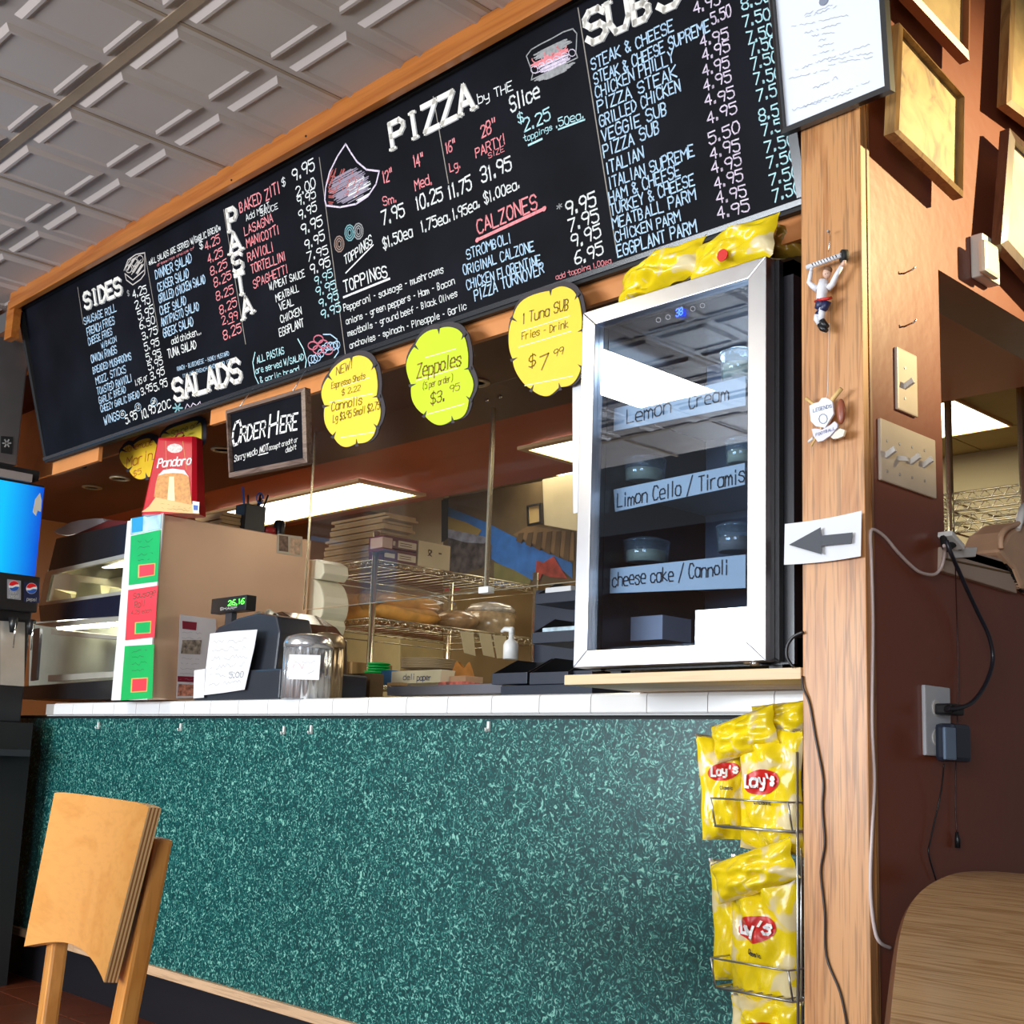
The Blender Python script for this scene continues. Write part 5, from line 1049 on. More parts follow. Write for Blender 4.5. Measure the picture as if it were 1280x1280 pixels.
frame_px(nf, yplane(4.42), [c4(988, 255), c4(1052, 243), c4(1055, 335), c4(992, 347)], 0.01, black, 0.015, mat('notice_yellow', (0.65, 0.45, 0.18), 0.6), 'notice_sheet')
o = plate([(554, 740), (740, 722), (740, 1240), (554, 1240)], 4.1, 0.04, 'cardboard_screen', mat('brown_screen', (0.17, 0.10, 0.03), 0.8, var=0.15, scale=2), None); T(o, 'large flat sheet of brown cardboard standing behind the shelving', 'cardboard')
o = plate([(384, 787), (420, 785), (500, 795), (500, 1235), (384, 1235)], 4.0, 0.5, 'steel_cooler', mat('cooler_beige', (0.44, 0.34, 0.16), 0.4, 0.2), None, 0.01); T(o, 'beige reflecting steel cooler behind the shelving at counter height', 'cooler')
# ------------------------------------------------------------------ wire shelving unit with bread
RX, RY0, RY1 = -3.93, 3.0, 3.9; RXB = -4.5
sh = thing('wire_shelving', 'chrome wire shelving unit carrying bread and boxes behind the counter', 'shelving', (-4.2, 3.45, 0))
gold = mat('warm_chrome', (0.80, 0.72, 0.52), 0.25, 0.9)
for x, y in ((RX, RY0), (RX, RY1), (RXB, RY0), (RXB, RY1)): MB().lathe((x, y, 0), [(0.0125, 0), (0.0125, 1.80 if y == RY0 else 1.75)], 12).build('post', gold, sh)
for zs, ya in ((Q(462, 700, 3.0).z, RY1), (Q(465, 772, 3.0).z, RY1), (Q(461, 850, 3.0).z, RY1)):
    mb = MB()
    for dz in (0, -0.028):
        mb.tube([(RXB, RY0, zs + dz), (RX, RY0, zs + dz), (RX, ya, zs + dz), (RXB, ya, zs + dz)], 0.0035, 6, closed=True)
    n = 22
    for k in range(n): y = RY0 + (ya - RY0) * k / n; mb.tube([(RX, y, zs), (RX, y + (ya - RY0) / n / 2, zs - 0.028), (RX, y + (ya - RY0) / n, zs)], 0.002, 4)
    for k in range(14): x = RXB + (RX - RXB) * k / 14; mb.tube([(x, RY0, zs), (x + 0.02, RY0, zs - 0.028), (x + 0.04, RY0, zs)], 0.002, 4)
    for k in range(1, 16): y = RY0 + (ya - RY0) * k / 16; mb.tube([(RXB, y, zs), (RX, y, zs)], 0.0016, 4)
    mb.build('shelf', gold, sh)
Zm = Q(465, 772, 3.0).z; Zu = Q(462, 700, 3.0).z
bread = mat('bread_crust', (0.72, 0.36, 0.08), 0.55, var=0.25, scale=14); bagm = glass('bread_bag', (0.95, 0.93, 0.88), 0.06, 0.12, (0.7, 0.62, 0.5), 0.1)
bl = [((-4.34, 3.06), (-3.97, 3.09), 0.0), ((-4.36, 3.13), (-4.0, 3.17), 0.0), ((-4.33, 3.09), (-4.0, 3.12), 0.055), ((-3.985, 3.05), (-3.99, 3.40), 0.0), ((-4.05, 3.12), (-4.06, 3.45), 0.0), ((-4.015, 3.08), (-4.02, 3.42), 0.05)]
bn = ['baguette in the front row left of the chrome post', 'baguette in the back row left of the chrome post', 'baguette on top of the pile left of the chrome post', 'baguette at the shelf edge right of the chrome post', 'second baguette from the shelf edge right of the chrome post', 'topmost baguette of the pile right of the chrome post']
for (p, q, dz), l in zip(bl, bn):
    mb = MB(); P = []; Rr = []
    for k in range(13):
        t = k / 12; P.append(Vector((p[0] + (q[0] - p[0]) * t, p[1] + (q[1] - p[1]) * t, Zm + 0.038 + dz + 0.004 * math.sin(9 * t)))); Rr.append(0.006 + 0.029 * math.sin(math.pi * min(1, max(0, t))) ** 0.35 + 0.002 * math.sin(26 * t))
    mb.tube(P, Rr, 12); T(mb.build('baguette', bread), l, 'bread', 'baguettes on the wire shelf')
rr = random.Random(8)
mb = MB()
def bagf(i, j):
    a = 2 * math.pi * i; t = j; r = 0.095 * math.sin(math.pi * min(1, t * 1.02 + 0.02)) ** 0.4 * (1 + 0.10 * math.sin(5 * a + 6 * t) + 0.06 * math.sin(11 * a))
    return (-4.03 + r * 0.9 * math.cos(a), 3.02 + 0.52 * t, Zm + 0.085 + 0.78 * r * math.sin(a))
mb.grid(bagf, 36, 20); T(mb.build('bread_bag', bagm), 'clear crinkled plastic bag around the baguettes on the wire shelf', 'bag')
c = QX(578, 788, RX - 0.06); c = Vector((RX - 0.10, c.y, Zm + 0.002)); mb = MB(); mb.ball(c + Vector((0, 0, 0.045)), 0.09, 0.10, 0.045, 0, 20, 10); T(mb.build('wrapped_loaf', mat('wrapped_dough', (0.42, 0.26, 0.13), 0.3, var=0.35, scale=26, coat=0.5)), 'brownish round loaf in plastic wrap at the middle of the wire shelf', 'bread')
c = QX(632, 797, RX - 0.05); c = Vector((RX - 0.13, c.y - 0.02, Zm + 0.002)); t = thing('wrapped_tub', 'round tub in cling film at the far end of the wire shelf', 'tub', c)
MB().lathe(c, [(0.105, 0), (0.112, 0.10)], 28).build('tub_body', mat('film_tub', (0.50, 0.36, 0.20), 0.25, var=0.35, scale=30, coat=0.6), t)
mb = MB(); mb.lathe(c, [(0.112, 0.10), (0.118, 0.115), (0.10, 0.135), (0.05, 0.15)], 28, flute=0.08, nf=9); mb.build('film_cover', mat('film_cover', (0.55, 0.48, 0.38), 0.15, var=0.3, scale=40, coat=0.8), t)
# hanging cards under the shelf edge
for k, (q, l) in enumerate((([(575, 789), (591, 791), (594, 820), (580, 816)], 'left one of three cream cards hanging from the wire shelf edge'), ([(598, 791), (613, 793), (618, 822), (604, 819)], 'middle one of three cream cards hanging from the wire shelf edge'), ([(616, 794), (632, 795), (634, 823), (621, 823)], 'right one of three cream cards hanging from the wire shelf edge'))):
    o = face(xplane(RX + 0.006), q, 'shelf_card', mat('card_cream', (0.66, 0.56, 0.34), 0.6), None, 0.003, 0); T(o, l, 'card', 'cards hanging from the wire shelf')
# pizza boxes stack on the upper shelf
z0 = Zu + 0.004
for k in range(15):
    dx = 0.012 * math.sin(k * 2.1); o = MB().box(-4.40 + dx + k * 0.006, -4.03 + dx + k * 0.006 - (0.02 if k % 3 == 0 else 0), 3.06 + 0.008 * (k % 2), 3.22, z0 + k * 0.0135, z0 + k * 0.0135 + 0.0105).build('flat_pizza_box', cardboard)
    T(o, 'flat brown pizza box in the tall stack on the upper wire shelf', 'pizza box', 'flat pizza boxes stacked on the upper wire shelf')
mbx = mat('maroon_card', (0.12, 0.015, 0.03), 0.5); wbx = mat('pale_card', (0.62, 0.52, 0.38), 0.55)
pl = xplane(RX + 0.001)
ya, yb, yc, yd2 = QX(480, 690, RX).y, QX(521, 690, RX).y, QX(523, 690, RX).y, QX(563, 690, RX).y
for k in range(2):
    za_ = z0 + k * 0.052; t = thing('wrap_box', ('lower' if k == 0 else 'upper') + ' maroon and white wrap box at the front edge of the upper wire shelf', 'box', (RX - 0.05, (ya + yb) / 2, za_), 'maroon and white wrap boxes')
    MB().box(RX - 0.10, RX, ya, yb, za_, za_ + 0.05).build('carton', mbx, t, bevel=0.002); MB().box(RX, RX + 0.001, ya + 0.07, yb - 0.004, za_ + 0.008, za_ + 0.036).build('label_panel', wbx, t)
    MB().box(RX, RX + 0.001, ya + 0.003, ya + 0.055, za_ + 0.012, za_ + 0.03).build('label_panel', wbx, t)
    mb = MB()
    for j in range(2): ribbon(mb, [Vector((RX + 0.0016, ya + 0.08, za_ + 0.017 + 0.009 * j)), Vector((RX + 0.0016, yb - 0.03, za_ + 0.017 + 0.009 * j))], Vector((1, 0, 0)), 0.003)
    mb.build('print_lines', mbx, t)
t = thing('wrap_box', 'plain tan box with small brown print at the end of the upper wire shelf', 'box', (RX - 0.05, (yc + yd2) / 2, z0))
MB().box(RX - 0.12, RX, yc, yd2, z0, z0 + 0.105).build('carton', mat('tan_card', (0.62, 0.50, 0.30), 0.6), t, bevel=0.002)
mb = MB(); ribbon(mb, [Vector((RX + 0.001, yc + 0.06 + 0.012 * math.sin(k * 2.0), z0 + 0.06 + 0.014 * math.cos(k * 1.3))) for k in range(12)], Vector((1, 0, 0)), 0.003); ribbon(mb, [Vector((RX + 0.001, yc + 0.11, z0 + 0.065)), Vector((RX + 0.001, yd2 - 0.05, z0 + 0.065))], Vector((1, 0, 0)), 0.006); mb.build('brand_print', dcard, t)
t = thing('wrap_box', 'small pale label box end facing out beside the chrome post on the upper shelf', 'box', Q(470, 685, 2.98))
pbox(463, 672, 478, 685, 2.975, 0.05).build('carton', mat('rose_card', (0.50, 0.33, 0.27), 0.6), t, bevel=0.001); pbox(461, 670, 480, 689, 2.985, 0.045).build('carton_rim', mbx, t)
# ------------------------------------------------------------------ low items behind the counter
greenp = mat('green_plastic', (0.0, 0.42, 0.07), 0.35)
c = Q(460, 845, 2.96); t = thing('green_tubs', 'stack of bright green plastic tubs behind the counter', 'tub', c)
for k in range(5):
    MB().lathe(c + Vector((0, 0.05, k * 0.011)), [(0.052 - (k > 1) * 0.012, 0), (0.058 - (k > 1) * 0.012, 0.007), (0.056 - (k > 1) * 0.012, 0.009)], 20).build('tub_rim', greenp, t)
for k in range(6):
    c = Q(536, 838 - k * 2.1, 3.3); T(MB().lathe(c, [(0.085, 0), (0.115, 0.006), (0.115, 0.009)], 28).build('dinner_plate', mat('plate_tan', (0.45, 0.34, 0.20), 0.3)), 'tan dinner plate in the stack behind the deli paper box', 'plate', 'stacked dinner plates behind the counter')
t = thing('deli_paper_box', 'long cream box printed deli paper behind the counter', 'box', Q(522, 854, 2.8))
pbox(489, 838, 551, 854, 2.80, 0.10).build('carton', mat('deli_cream', (0.74, 0.68, 0.48), 0.6), t, bevel=0.002); pbox(476, 838, 489, 856, 2.81, 0.09).build('blue_end', mat('deli_blue', (0.02, 0.16, 0.38), 0.5), t)
mb = MB(); wpix(mb, yplane(2.80), 'deli', 504, 850, 518, 849, 7, 0, 0.14, lift=0.001); wpix(mb, yplane(2.80), 'paper', 521, 851, 539, 850, 7, 0, 0.14, lift=0.001); mb.build('lettering', mat('print_navy', (0.03, 0.06, 0.2), 0.5), t)
T(pbox(551, 845, 582, 853, 2.84, 0.08).build('flat_box', mat('peach_card', (0.50, 0.33, 0.20), 0.6), bevel=0.001), 'low peach box right of the deli paper box', 'box')
T(pbox(548, 852, 578, 858, 2.80, 0.08).build('flat_box', mat('red_white_card', (0.55, 0.15, 0.12), 0.6, var=0.8, scale=40), bevel=0.001), 'thin red and white printed box below the peach box', 'box')
mb = MB(); c = Q(583, 862, 2.9); ch_ = 0.085 + c.z - LZ1 + 0.008; c.z = LZ1 - 0.008
mb.grid(lambda i, j: c + Vector((0.055 * math.cos(2 * math.pi * i) * (1.05 - 0.55 * j ** 2) * (1 + 0.16 * math.sin(6.28 * 4 * i + 5 * j)) - 0.03 * j, 0.05 * math.sin(2 * math.pi * i) * (1.05 - 0.55 * j ** 2), ch_ * j + 0.012 * j * math.sin(6.28 * 3 * i))), 36, 10)
T(mb.build('crumpled_cloth', mat('rust_cloth', (0.42, 0.17, 0.03), 0.85, var=0.3, scale=20)), 'crumpled rust brown cloth behind the counter left of the black bins', 'cloth')
t = thing('steel_tray', 'long grey steel tray edge lying on the rear of the counter', 'tray', Q(555, 868, 2.6)); pbox(484, 856, 627, 868, 2.60, 0.14).build('tray_body', mat('tray_grey', (0.17, 0.17, 0.20), 0.3, 0.4), t, bevel=0.002); pbox(484, 853, 500, 857, 2.62, 0.03).build('tray_handle', cardboard, t)
T(pbox(418, 842, 462, 872, 2.62, 0.06).build('brown_carton', dcard, bevel=0.003), 'brown carton on the rear counter right of the ribbed canisters', 'carton')
T(pbox(398, 828, 440, 845, 2.95, 0.2).build('carton_lid', cardboard, bevel=0.003), 'slanting brown carton behind the ribbed canisters', 'carton')
# pump bottle
c = Q(638, 824, 2.75); c0 = c; t = thing('pump_bottle', 'white pump bottle standing behind the black bins', 'bottle', c)
k_ = (Q(648, 800, 2.75).x - Q(627, 800, 2.75).x) / 2
MB().lathe(c, [(k_ * 0.62, 0), (k_ * 0.62, 0.045), (k_ * 0.5, 0.056), (k_ * 0.22, 0.064), (k_ * 0.2, 0.085)], 18).build('bottle_body', white, t)
MB().tube([c + Vector((0, 0, 0.08)), c + Vector((0.002, 0, 0.094)), c + Vector((-0.03, 0, 0.097)), c + Vector((-0.045, 0, 0.09))], [0.010, 0.010, 0.008, 0.005], 8).build('pump_head', white, t)
# stacking bins
def sbin(u0, v0, u1, v1, vt, y, d, label, mirror=False):
    """front lip spans u0..u1, v0..v1; the back wall rises to vt"""
    um = (u0 + u1) / 2; xa, xb = Q(u0, v0, y).x, Q(u1, v0, y).x; z0, z1 = Q(um, v1, y).z, Q(um, v0, y).z; zt = Q(um, vt, y).z; wth = 0.004
    t = thing('stacking_bin', label, 'bin', ((xa + xb) / 2, y + d / 2, z0), 'black stacking bins')
    MB().box(xa, xb, y, y + wth, z0, z1).build('front_lip', binblue, t, bevel=0.001)
    mb = MB(); mb.box(xa, xb, y + d - wth, y + d, z0, zt); mb.box(xa + 0.001, xb - 0.001, y + wth, y + d - wth, z0, z0 + wth); mb.build('bin_shell', black, t)
    for x in (xa, xb - wth):
        mb = MB(); mb.prism([(x, y + wth, z0), (x, y + d, z0), (x, y + d, zt), (x, y + d * 0.55, zt), (x, y + wth, z1)], (wth, 0, 0)); o = mb.build('bin_side', black, t); fix_normals(o)
    return t, (xa, xb, z1, z0)
t, g_ = sbin(669, 740, 719, 753, 722, 2.66, 0.16, 'topmost black stacking bin holding white packets left of the fridge')
T(MB().box(g_[0] + 0.03, g_[1] - 0.03, 2.672, 2.72, g_[3] + 0.006, g_[2] + 0.018).build('white_packets', paper, bevel=0.003), 'white packets in the topmost black bin', 'packets')
t, g_ = sbin(665, 789, 719, 803, 768, 2.60, 0.17, 'second black stacking bin from the top holding pale blue packets')
T(MB().box(g_[0] + 0.03, g_[1] - 0.006, 2.612, 2.66, g_[3] + 0.006, g_[2] + 0.014).build('blue_packets', mat('pale_blue_pack', (0.45, 0.58, 0.66), 0.4, var=0.4, scale=30), bevel=0.004), 'pale blue packets in the second black bin from the top', 'packets')
sbin(615, 841, 659, 855, 821, 2.50, 0.18, 'lower black stacking bin on the left of the row on the counter')
sbin(662, 840, 710, 855, 818, 2.50, 0.18, 'lower black stacking bin next to the pine board')
sbin(711, 838, 740, 850, 815, 2.52, 0.18, 'lower black stacking bin partly hidden by the fridge')
t = thing('bin_rack', 'dark blue black frame carrying the stacking bins', 'rack', Q(690, 872, 2.7)); pbox(668, 735, 740, 840, 2.83, 0.02).build('back_frame', binblue, t); pbox(626, 856, 740, 869, 2.51, 0.16).build('rack_base', mat('bin_base', (0.012, 0.018, 0.035), 0.4), t)
# ------------------------------------------------------------------ hanging glass over the counter
gy = 2.55
gz = EYE.z + 0.198 * gy
sg = thing('sneeze_glass', 'hanging clear glass screen above the counter with metal edge strips', 'glass screen', (-3.2, gy, gz))
gm = glass('screen_glass', (0.98, 0.98, 0.97), -0.01, 0.012, (0.6, 0.5, 0.4))
xs = [Q(383, 700, gy).x, Q(609, 700, gy).x, Q(735, 700, gy).x + 0.25]
MB().box(xs[0], xs[1] - 0.004, gy, gy + 0.006, gz, SOF - 0.001).build('glass_pane', gm, sg); MB().box(xs[1] + 0.004, xs[2], gy, gy + 0.006, gz, SOF - 0.001).build('glass_pane', gm, sg)
MB().box(xs[1] - 0.004, xs[1] + 0.004, gy - 0.006, gy + 0.008, gz, SOF - 0.08).build('joint_strip', gold, sg)
MB().box(xs[1] - 0.022, xs[1] + 0.022, gy - 0.012, gy + 0.014, gz - 0.008, gz + 0.012).build('bottom_clip', white, sg, bevel=0.002)
for k in range(2): MB().box(xs[k] + 0.004, xs[k + 1] - 0.004, gy - 0.0005, gy + 0.0065, gz - 0.001, gz + 0.001).build('polished_edge', gold, sg)
MB().box(xs[0] - 0.002, xs[0] + 0.001, gy - 0.001, gy + 0.007, gz, SOF - 0.001).build('polished_edge', gold, sg)
for dx in (-0.03, 0.03): MB().lathe((xs[1] + dx, gy - 0.004, SOF - 0.05), [(0.006, -0.004), (0.006, 0.006)], 10, axis='Y').build('fixing_bolt', chrome, sg)
# ================================================================== PILLAR AND SIDE WALL
# framed certificate leaning forward off the oak board
cpl = Plane(Q(975, 167, 1.925), (1, 0, 0), (0, -0.036, 0.27))
cf = thing('framed_certificate', 'white certificate in a thin black frame hung at the top of the oak pillar', 'certificate', Q(1044, 140, 1.925))
ci = frame_px(cf, cpl, [(954, -92), (1096, -152), (1113, 112), (976, 168)], 0.009, mat('thin_black_frame', (0.02, 0.018, 0.018), 0.3), 0.018, mat('certificate_paper', (0.80, 0.84, 0.92), 0.55, var=0.01), 'certificate_sheet')
mb = MB()
def cc_(a, b): return 950 + a / 3.8788, b / 3.8788
rows = [(220, 90, 370, 40, 7), (215, 78, 350, 28, 5), (150, 135, 435, 78, 5), (215, 165, 390, 120, 5), (250, 180, 360, 160, 5), (285, 205, 335, 190, 6), (280, 235, 355, 212, 5), (255, 275, 375, 240, 5), (170, 345, 540, 215, 5), (330, 300, 545, 262, 5), (330, 320, 545, 280, 5), (140, 385, 350, 340, 5), (255, 440, 375, 385, 9), (155, 540, 440, 455, 6), (210, 520, 530, 400, 4)]
for k, (a, b, c, d, h) in enumerate(rows): scribble(mb, cpl, *cc_(a, b), *cc_(c, d), h * 0.55, 0, 0.0009, -0.0065, 100 + k)
mb.build('printed_lines', mat('print_greyblue', (0.42, 0.46, 0.55), 0.6), cf)
mb = MB(); mb.lathe(cpl.at(*cc_(308, 2), -0.0065), [(0.010, -0.0003), (0.010, 0.0003)], 14, axis='Y'); mb.build('crest_seal', mat('crest_grey', (0.25, 0.28, 0.36), 0.6), cf)
# arrow sign
apl = Plane(Q(1030, 700, 1.942), (1, 0.0, 0), (0, 0.01, 1))
ar = thing('arrow_sign', 'white paper sign with a black arrow pointing left taped to the oak pillar', 'sign', Q(1030, 702, 1.942))
mb = MB(); mb.grid(lambda i, j: apl.at((981 + (1 - j) * -1) + 96 * i + (0 if j < .9 else 0), (706 - 11 * i) - (51 + 6 * i) * j + (2.0 * math.sin(3 * i)), 0.004 + 0.006 * i * i * j), 10, 6)
mb.build('paper_sheet', paper, ar)
mb = MB(); q = [(986, 681), (1026, 659), (1026, 669.5), (1066, 665.5), (1064, 679), (1027, 682.5), (1027, 693)]
mb.add([apl.at(u, v, 0.0125) for u, v in q], [(0, 1, 6), (2, 3, 4, 5)]); mb.build('printed_arrow', mat('arrow_ink', (0.05, 0.055, 0.07), 0.6), ar)
# hanging figure lifting a striped bar
fpl = yplane(1.935)
def c9(a, b): return 1000 + a / 9.844, 285 + b / 9.844
def P9(a, b, l=0.008): return fpl.at(*c9(a, b), l)
og = thing('figure_ornament', 'small hanging figure ornament in white shirt and navy shorts lifting a striped bar', 'ornament', P9(300, 1280))
skin = mat('figure_skin', (0.75, 0.48, 0.36), 0.45); shirt = mat('figure_white', (0.82, 0.82, 0.86), 0.4); navyc = mat('figure_navy', (0.02, 0.025, 0.09), 0.4)
def limb(pts, rad, name, m, n=10): MB().tube([P9(*p) for p in pts], rad, n).build(name, m, og)
limb([(290, 640), (280, 740), (262, 850), (270, 900)], [0.0085, 0.0115, 0.0095, 0.0095], 'shirt', shirt)
limb([(215, 760, 0.009), (150, 710, 0.012), (110, 670, 0.012), (130, 570, 0.012), (140, 520, 0.012)], [0.006, 0.0055, 0.0045, 0.004, 0.0035], 'sleeve', shirt)
limb([(355, 740, 0.008), (400, 690, 0.010), (450, 580, 0.012), (510, 470, 0.012)], [0.0065, 0.006, 0.005, 0.004], 'sleeve', shirt)
limb([(140, 520, 0.012), (142, 480, 0.012), (150, 440, 0.012)], [0.003, 0.0038, 0.003], 'hand', shirt); limb([(510, 470, 0.012), (545, 430, 0.012), (550, 400, 0.012)], [0.004, 0.0045, 0.003], 'hand', skin)
MB().ball(P9(330, 560, 0.010), 0.0078, 0.0078, 0.0098, 0, 16, 10).build('head', skin, og); MB().ball(P9(345, 520, 0.009), 0.0082, 0.008, 0.007, 0, 14, 8).build('hair', mat('figure_hair', (0.20, 0.10, 0.05), 0.6), og)
mb = MB()
for a, b in ((310, 565), (335, 556)): mb.ball(P9(a, b, 0.0175), 0.0009, 0.0006, 0.0009, 0, 6, 4)
mb.build('eyes', ink, og)['kind'] = 'stuff'
MB().tube([P9(190, 905, 0.010), P9(260, 880, 0.019), P9(340, 870, 0.018), P9(385, 860, 0.010)], 0.0030, 8).build('red_sash', redlogo, og)
limb([(280, 890), (250, 960), (225, 1010)], [0.011, 0.0105, 0.008], 'shorts', navyc); limb([(330, 900), (300, 980), (210, 1070)], [0.009, 0.008, 0.0055], 'shorts', navyc)
limb([(265, 990), (270, 1060), (262, 1140)], [0.0075, 0.0068, 0.0045], 'leg', shirt); limb([(215, 1070), (205, 1120), (235, 1185)], [0.0065, 0.006, 0.004], 'leg', shirt)
limb([(270, 1140), (290, 1180), (340, 1215)], [0.006, 0.0068, 0.004], 'shoe', black); limb([(240, 1190), (280, 1235), (330, 1265)], [0.005, 0.0065, 0.004], 'shoe', black)
mb = MB(); A1, A2 = P9(85, 485, 0.014), P9(510, 335, 0.014); mb.tube([A1, A2], 0.0048, 12); mb.build('bar', shirt, og)
mb = MB()
for k in range(9):
    c = A1.lerp(A2, 0.2 + k * 0.085); mb.tube([c + Vector((-0.0008, 0, -0.0005)), c + Vector((0.0008, 0, 0.0005))], 0.0051, 12)
mb.build('bar_stripes', black, og)['kind'] = 'stuff'
MB().tube([P9(505, 345, 0.012), P9(575, 350, 0.004)], [0.012, 0.0125], 16).build('end_weight', dblack, og)
MB().tube([P9(360, 50, 0.002), P9(370, 120, 0.004), P9(350, 300, 0.010)], 0.0008, 5).build('hanging_wire', chrome, og)
MB().lathe(P9(360, 48, 0.0), [(0.0025, -0.006), (0.0025, 0.0)], 8, axis='Y').build('nail', steel, og)
# crest ornament with bats
def c10(a, b): return 1000 + a / 14.222, 475 + b / 14.222
def P10(a, b, l=0.006): return fpl.at(*c10(a, b), l)
oc = thing('crest_ornament', 'small white shield ornament with crossed bats hanging lower on the oak pillar', 'ornament', P10(420, 1180))
def relief(pts, name, m, l0, th, par):
    mb = MB(); mb.prism([P10(a, b, l0) for a, b in pts], (0, -th, 0)); o = mb.build(name, m, par, bevel=0.0006); fix_normals(o); return o
relief([(190, 465), (280, 420), (360, 400), (410, 330), (480, 320), (560, 360), (600, 400), (622, 610), (470, 860), (300, 830), (215, 740)], 'shield', mat('ornament_white', (0.78, 0.80, 0.86), 0.35), 0.008, 0.005, oc)
relief([(230, 880), (300, 870), (420, 890), (560, 810), (640, 740), (690, 790), (690, 850), (560, 1000), (430, 1090), (340, 1110), (260, 1000)], 'ribbon_banner', mat('ornament_lilac', (0.70, 0.68, 0.80), 0.4), 0.010, 0.005, oc)
relief([(575, 1030), (660, 930), (740, 870), (830, 900), (800, 1010), (700, 1050), (620, 1060)], 'small_dove', mat('ornament_cream', (0.78, 0.72, 0.62), 0.4), 0.006, 0.006, oc)
batm = mat('bat_wood', (0.78, 0.52, 0.20), 0.4)
MB().tube([P10(200, 1180, 0.006), P10(420, 780, 0.006), P10(590, 330, 0.007), P10(740, 150, 0.008)], [0.002, 0.0025, 0.0045, 0.0042], 10).build('bat', batm, oc); MB().tube([P10(110, 330, 0.004), P10(240, 430, 0.006), P10(520, 770, 0.006)], [0.0035, 0.003, 0.002], 10).build('bat', batm, oc)
MB().tube([P10(150, 1100, 0.006), P10(240, 1030, 0.007)], [0.0025, 0.003], 8).build('bat_knob', white, oc)
mb = MB(); mb.ball(P10(730, 560, 0.006), 0.0085, 0.006, 0.024, 0, 14, 10); o = mb.build('leather_glove', mat('glove_brown', (0.30, 0.08, 0.04), 0.35), oc)
mb = MB()
write(mb, 'LEGENDS', P10(235, 570, 0.0136), P10(560, 490, 0.0136), Vector((0, 0, 1)), 0.0062, 0.0009, 0); ribbon(mb, [P10(410 + 75 * math.cos(a * 0.63), 690 - 85 * math.sin(a * 0.63), 0.0136) for a in range(11)], fpl.n, 0.0012)
write(mb, 'FOOTBALL', P10(280, 1000, 0.0156), P10(620, 880, 0.0156), Vector((0, 0, 1)), 0.005, 0.0008, 0); mb.build('ornament_lettering', mat('ornament_ink', (0.10, 0.13, 0.25), 0.5), oc)
MB().tube([P10(470, 330, 0.006), P10(490, 220, 0.004), P10(500, -60, 0.003), P10(505, -560, 0.003), P10(520, -1010, 0.003)], 0.0007, 5).build('hanging_string', mat('string_white', (0.75, 0.72, 0.68), 0.6), oc)
# picture frames on the side wall
pic = ramp_mat('old_photo', [(0.35, (0.16, 0.09, 0.03)), (0.5, (0.40, 0.25, 0.085)), (0.7, (0.50, 0.33, 0.13))], 16, 5, 1.0, 0.35, coat=0.5)
pic2 = ramp_mat('old_photo_pale', [(0.35, (0.32, 0.20, 0.07)), (0.6, (0.48, 0.33, 0.13))], 10, 4, 0.5, 0.4, coat=0.5)
goldf = wood('dull_gold_frame', (0.27, 0.15, 0.05), (0.18, 0.09, 0.03), 'Z', 8, 6.0, 0.35, 0.2, 0.1); dkf = wood('dark_frame', (0.10, 0.05, 0.03), (0.06, 0.03, 0.02), 'Z', 8, 6.0, 0.3, 0.3, 0.1)
def wframe(quad, lift, bw, m, pm, label, depth=0.022, mount=None):
    pl = Plane((WX + lift, 0, 0), (0, 1, 0), (0, 0, 1))
    b = pl.at(*quad[3]); t = thing('picture_frame', label, 'picture', b, 'picture frames on the side wall')
    P = frame_px(t, pl, quad, bw, m, depth, pm, 'picture')
    for z in (0.3, 0.7):   # wall hanger
        pass
    p = pl.at((quad[0][0] + quad[1][0]) / 2, (quad[0][1] + quad[1][1]) / 2 + 8); MB().box(WX + 0.001, p.x - depth, p.y - 0.008, p.y + 0.008, p.z - 0.03, p.z - 0.01).build('wall_hanger', steel, t)
    return t
wframe([(1124, 28), (1206, 120), (1204, 247), (1118, 165)], 0.055, 0.009, goldf, pic, 'thin gold framed old photograph with shadow below it, nearest the oak pillar')
wframe([(1128, -160), (1214, -60), (1212, 76), (1130, -12)], 0.05, 0.014, mat('red_brown_frame', (0.20, 0.06, 0.02), 0.4), pic2, 'red brown framed picture cut off by the top of the photo')
wframe([(1268, -110), (1340, -40), (1338, 190), (1258, 130)], 0.045, 0.016, goldf, pic2, 'wide gold framed picture at the upper right edge of the photo')
wframe([(1262, 160), (1345, 240), (1340, 405), (1251, 305)], 0.050, 0.022, dkf, mat('pale_mount', (0.75, 0.62, 0.42), 0.3, var=0.15, scale=12, coat=0.5), 'dark framed picture with pale mount above the white alarm box')
# alarm box
wpl = xplane(WX)
ab = thing('alarm_box', 'small white plastic alarm box on the side wall above the opening', 'alarm', QX(1226, 358, WX))
def wbox(u0, v0, u1, v1, x0, x1, name, m, par, bev=0.002):
    um, vm = (u0 + u1) / 2, (v0 + v1) / 2; a, b = QX(u0, vm, x0), QX(u1, vm, x0); z0, z1 = QX(um, v1, x0).z, QX(um, v0, x0).z
    return MB().box(x0, x1, a.y, b.y, z0, z1).build(name, m, par, bevel=bev)
wbox(1213, 302, 1234, 354, WX, WX + 0.028, 'back_box', mat('alarm_white', (0.68, 0.68, 0.62), 0.4), ab, 0.005); wbox(1222, 306, 1240, 346, WX + 0.028, WX + 0.045, 'cover', mat('alarm_cream', (0.78, 0.72, 0.55), 0.3), ab, 0.008)
# nails and holes
for (u, v), l in (((1130, 342), 'upper nail sticking out of the side wall above the light switches'), ((1131, 408), 'lower nail sticking out of the side wall just above the single light switch')):
    p = QX(u, v, WX); T(MB().tube([p, p + Vector((0.02, -0.004, 0.002)), p + Vector((0.024, 0.0, 0.008))], 0.0016, 6).build('wall_nail', steel), l, 'nail')
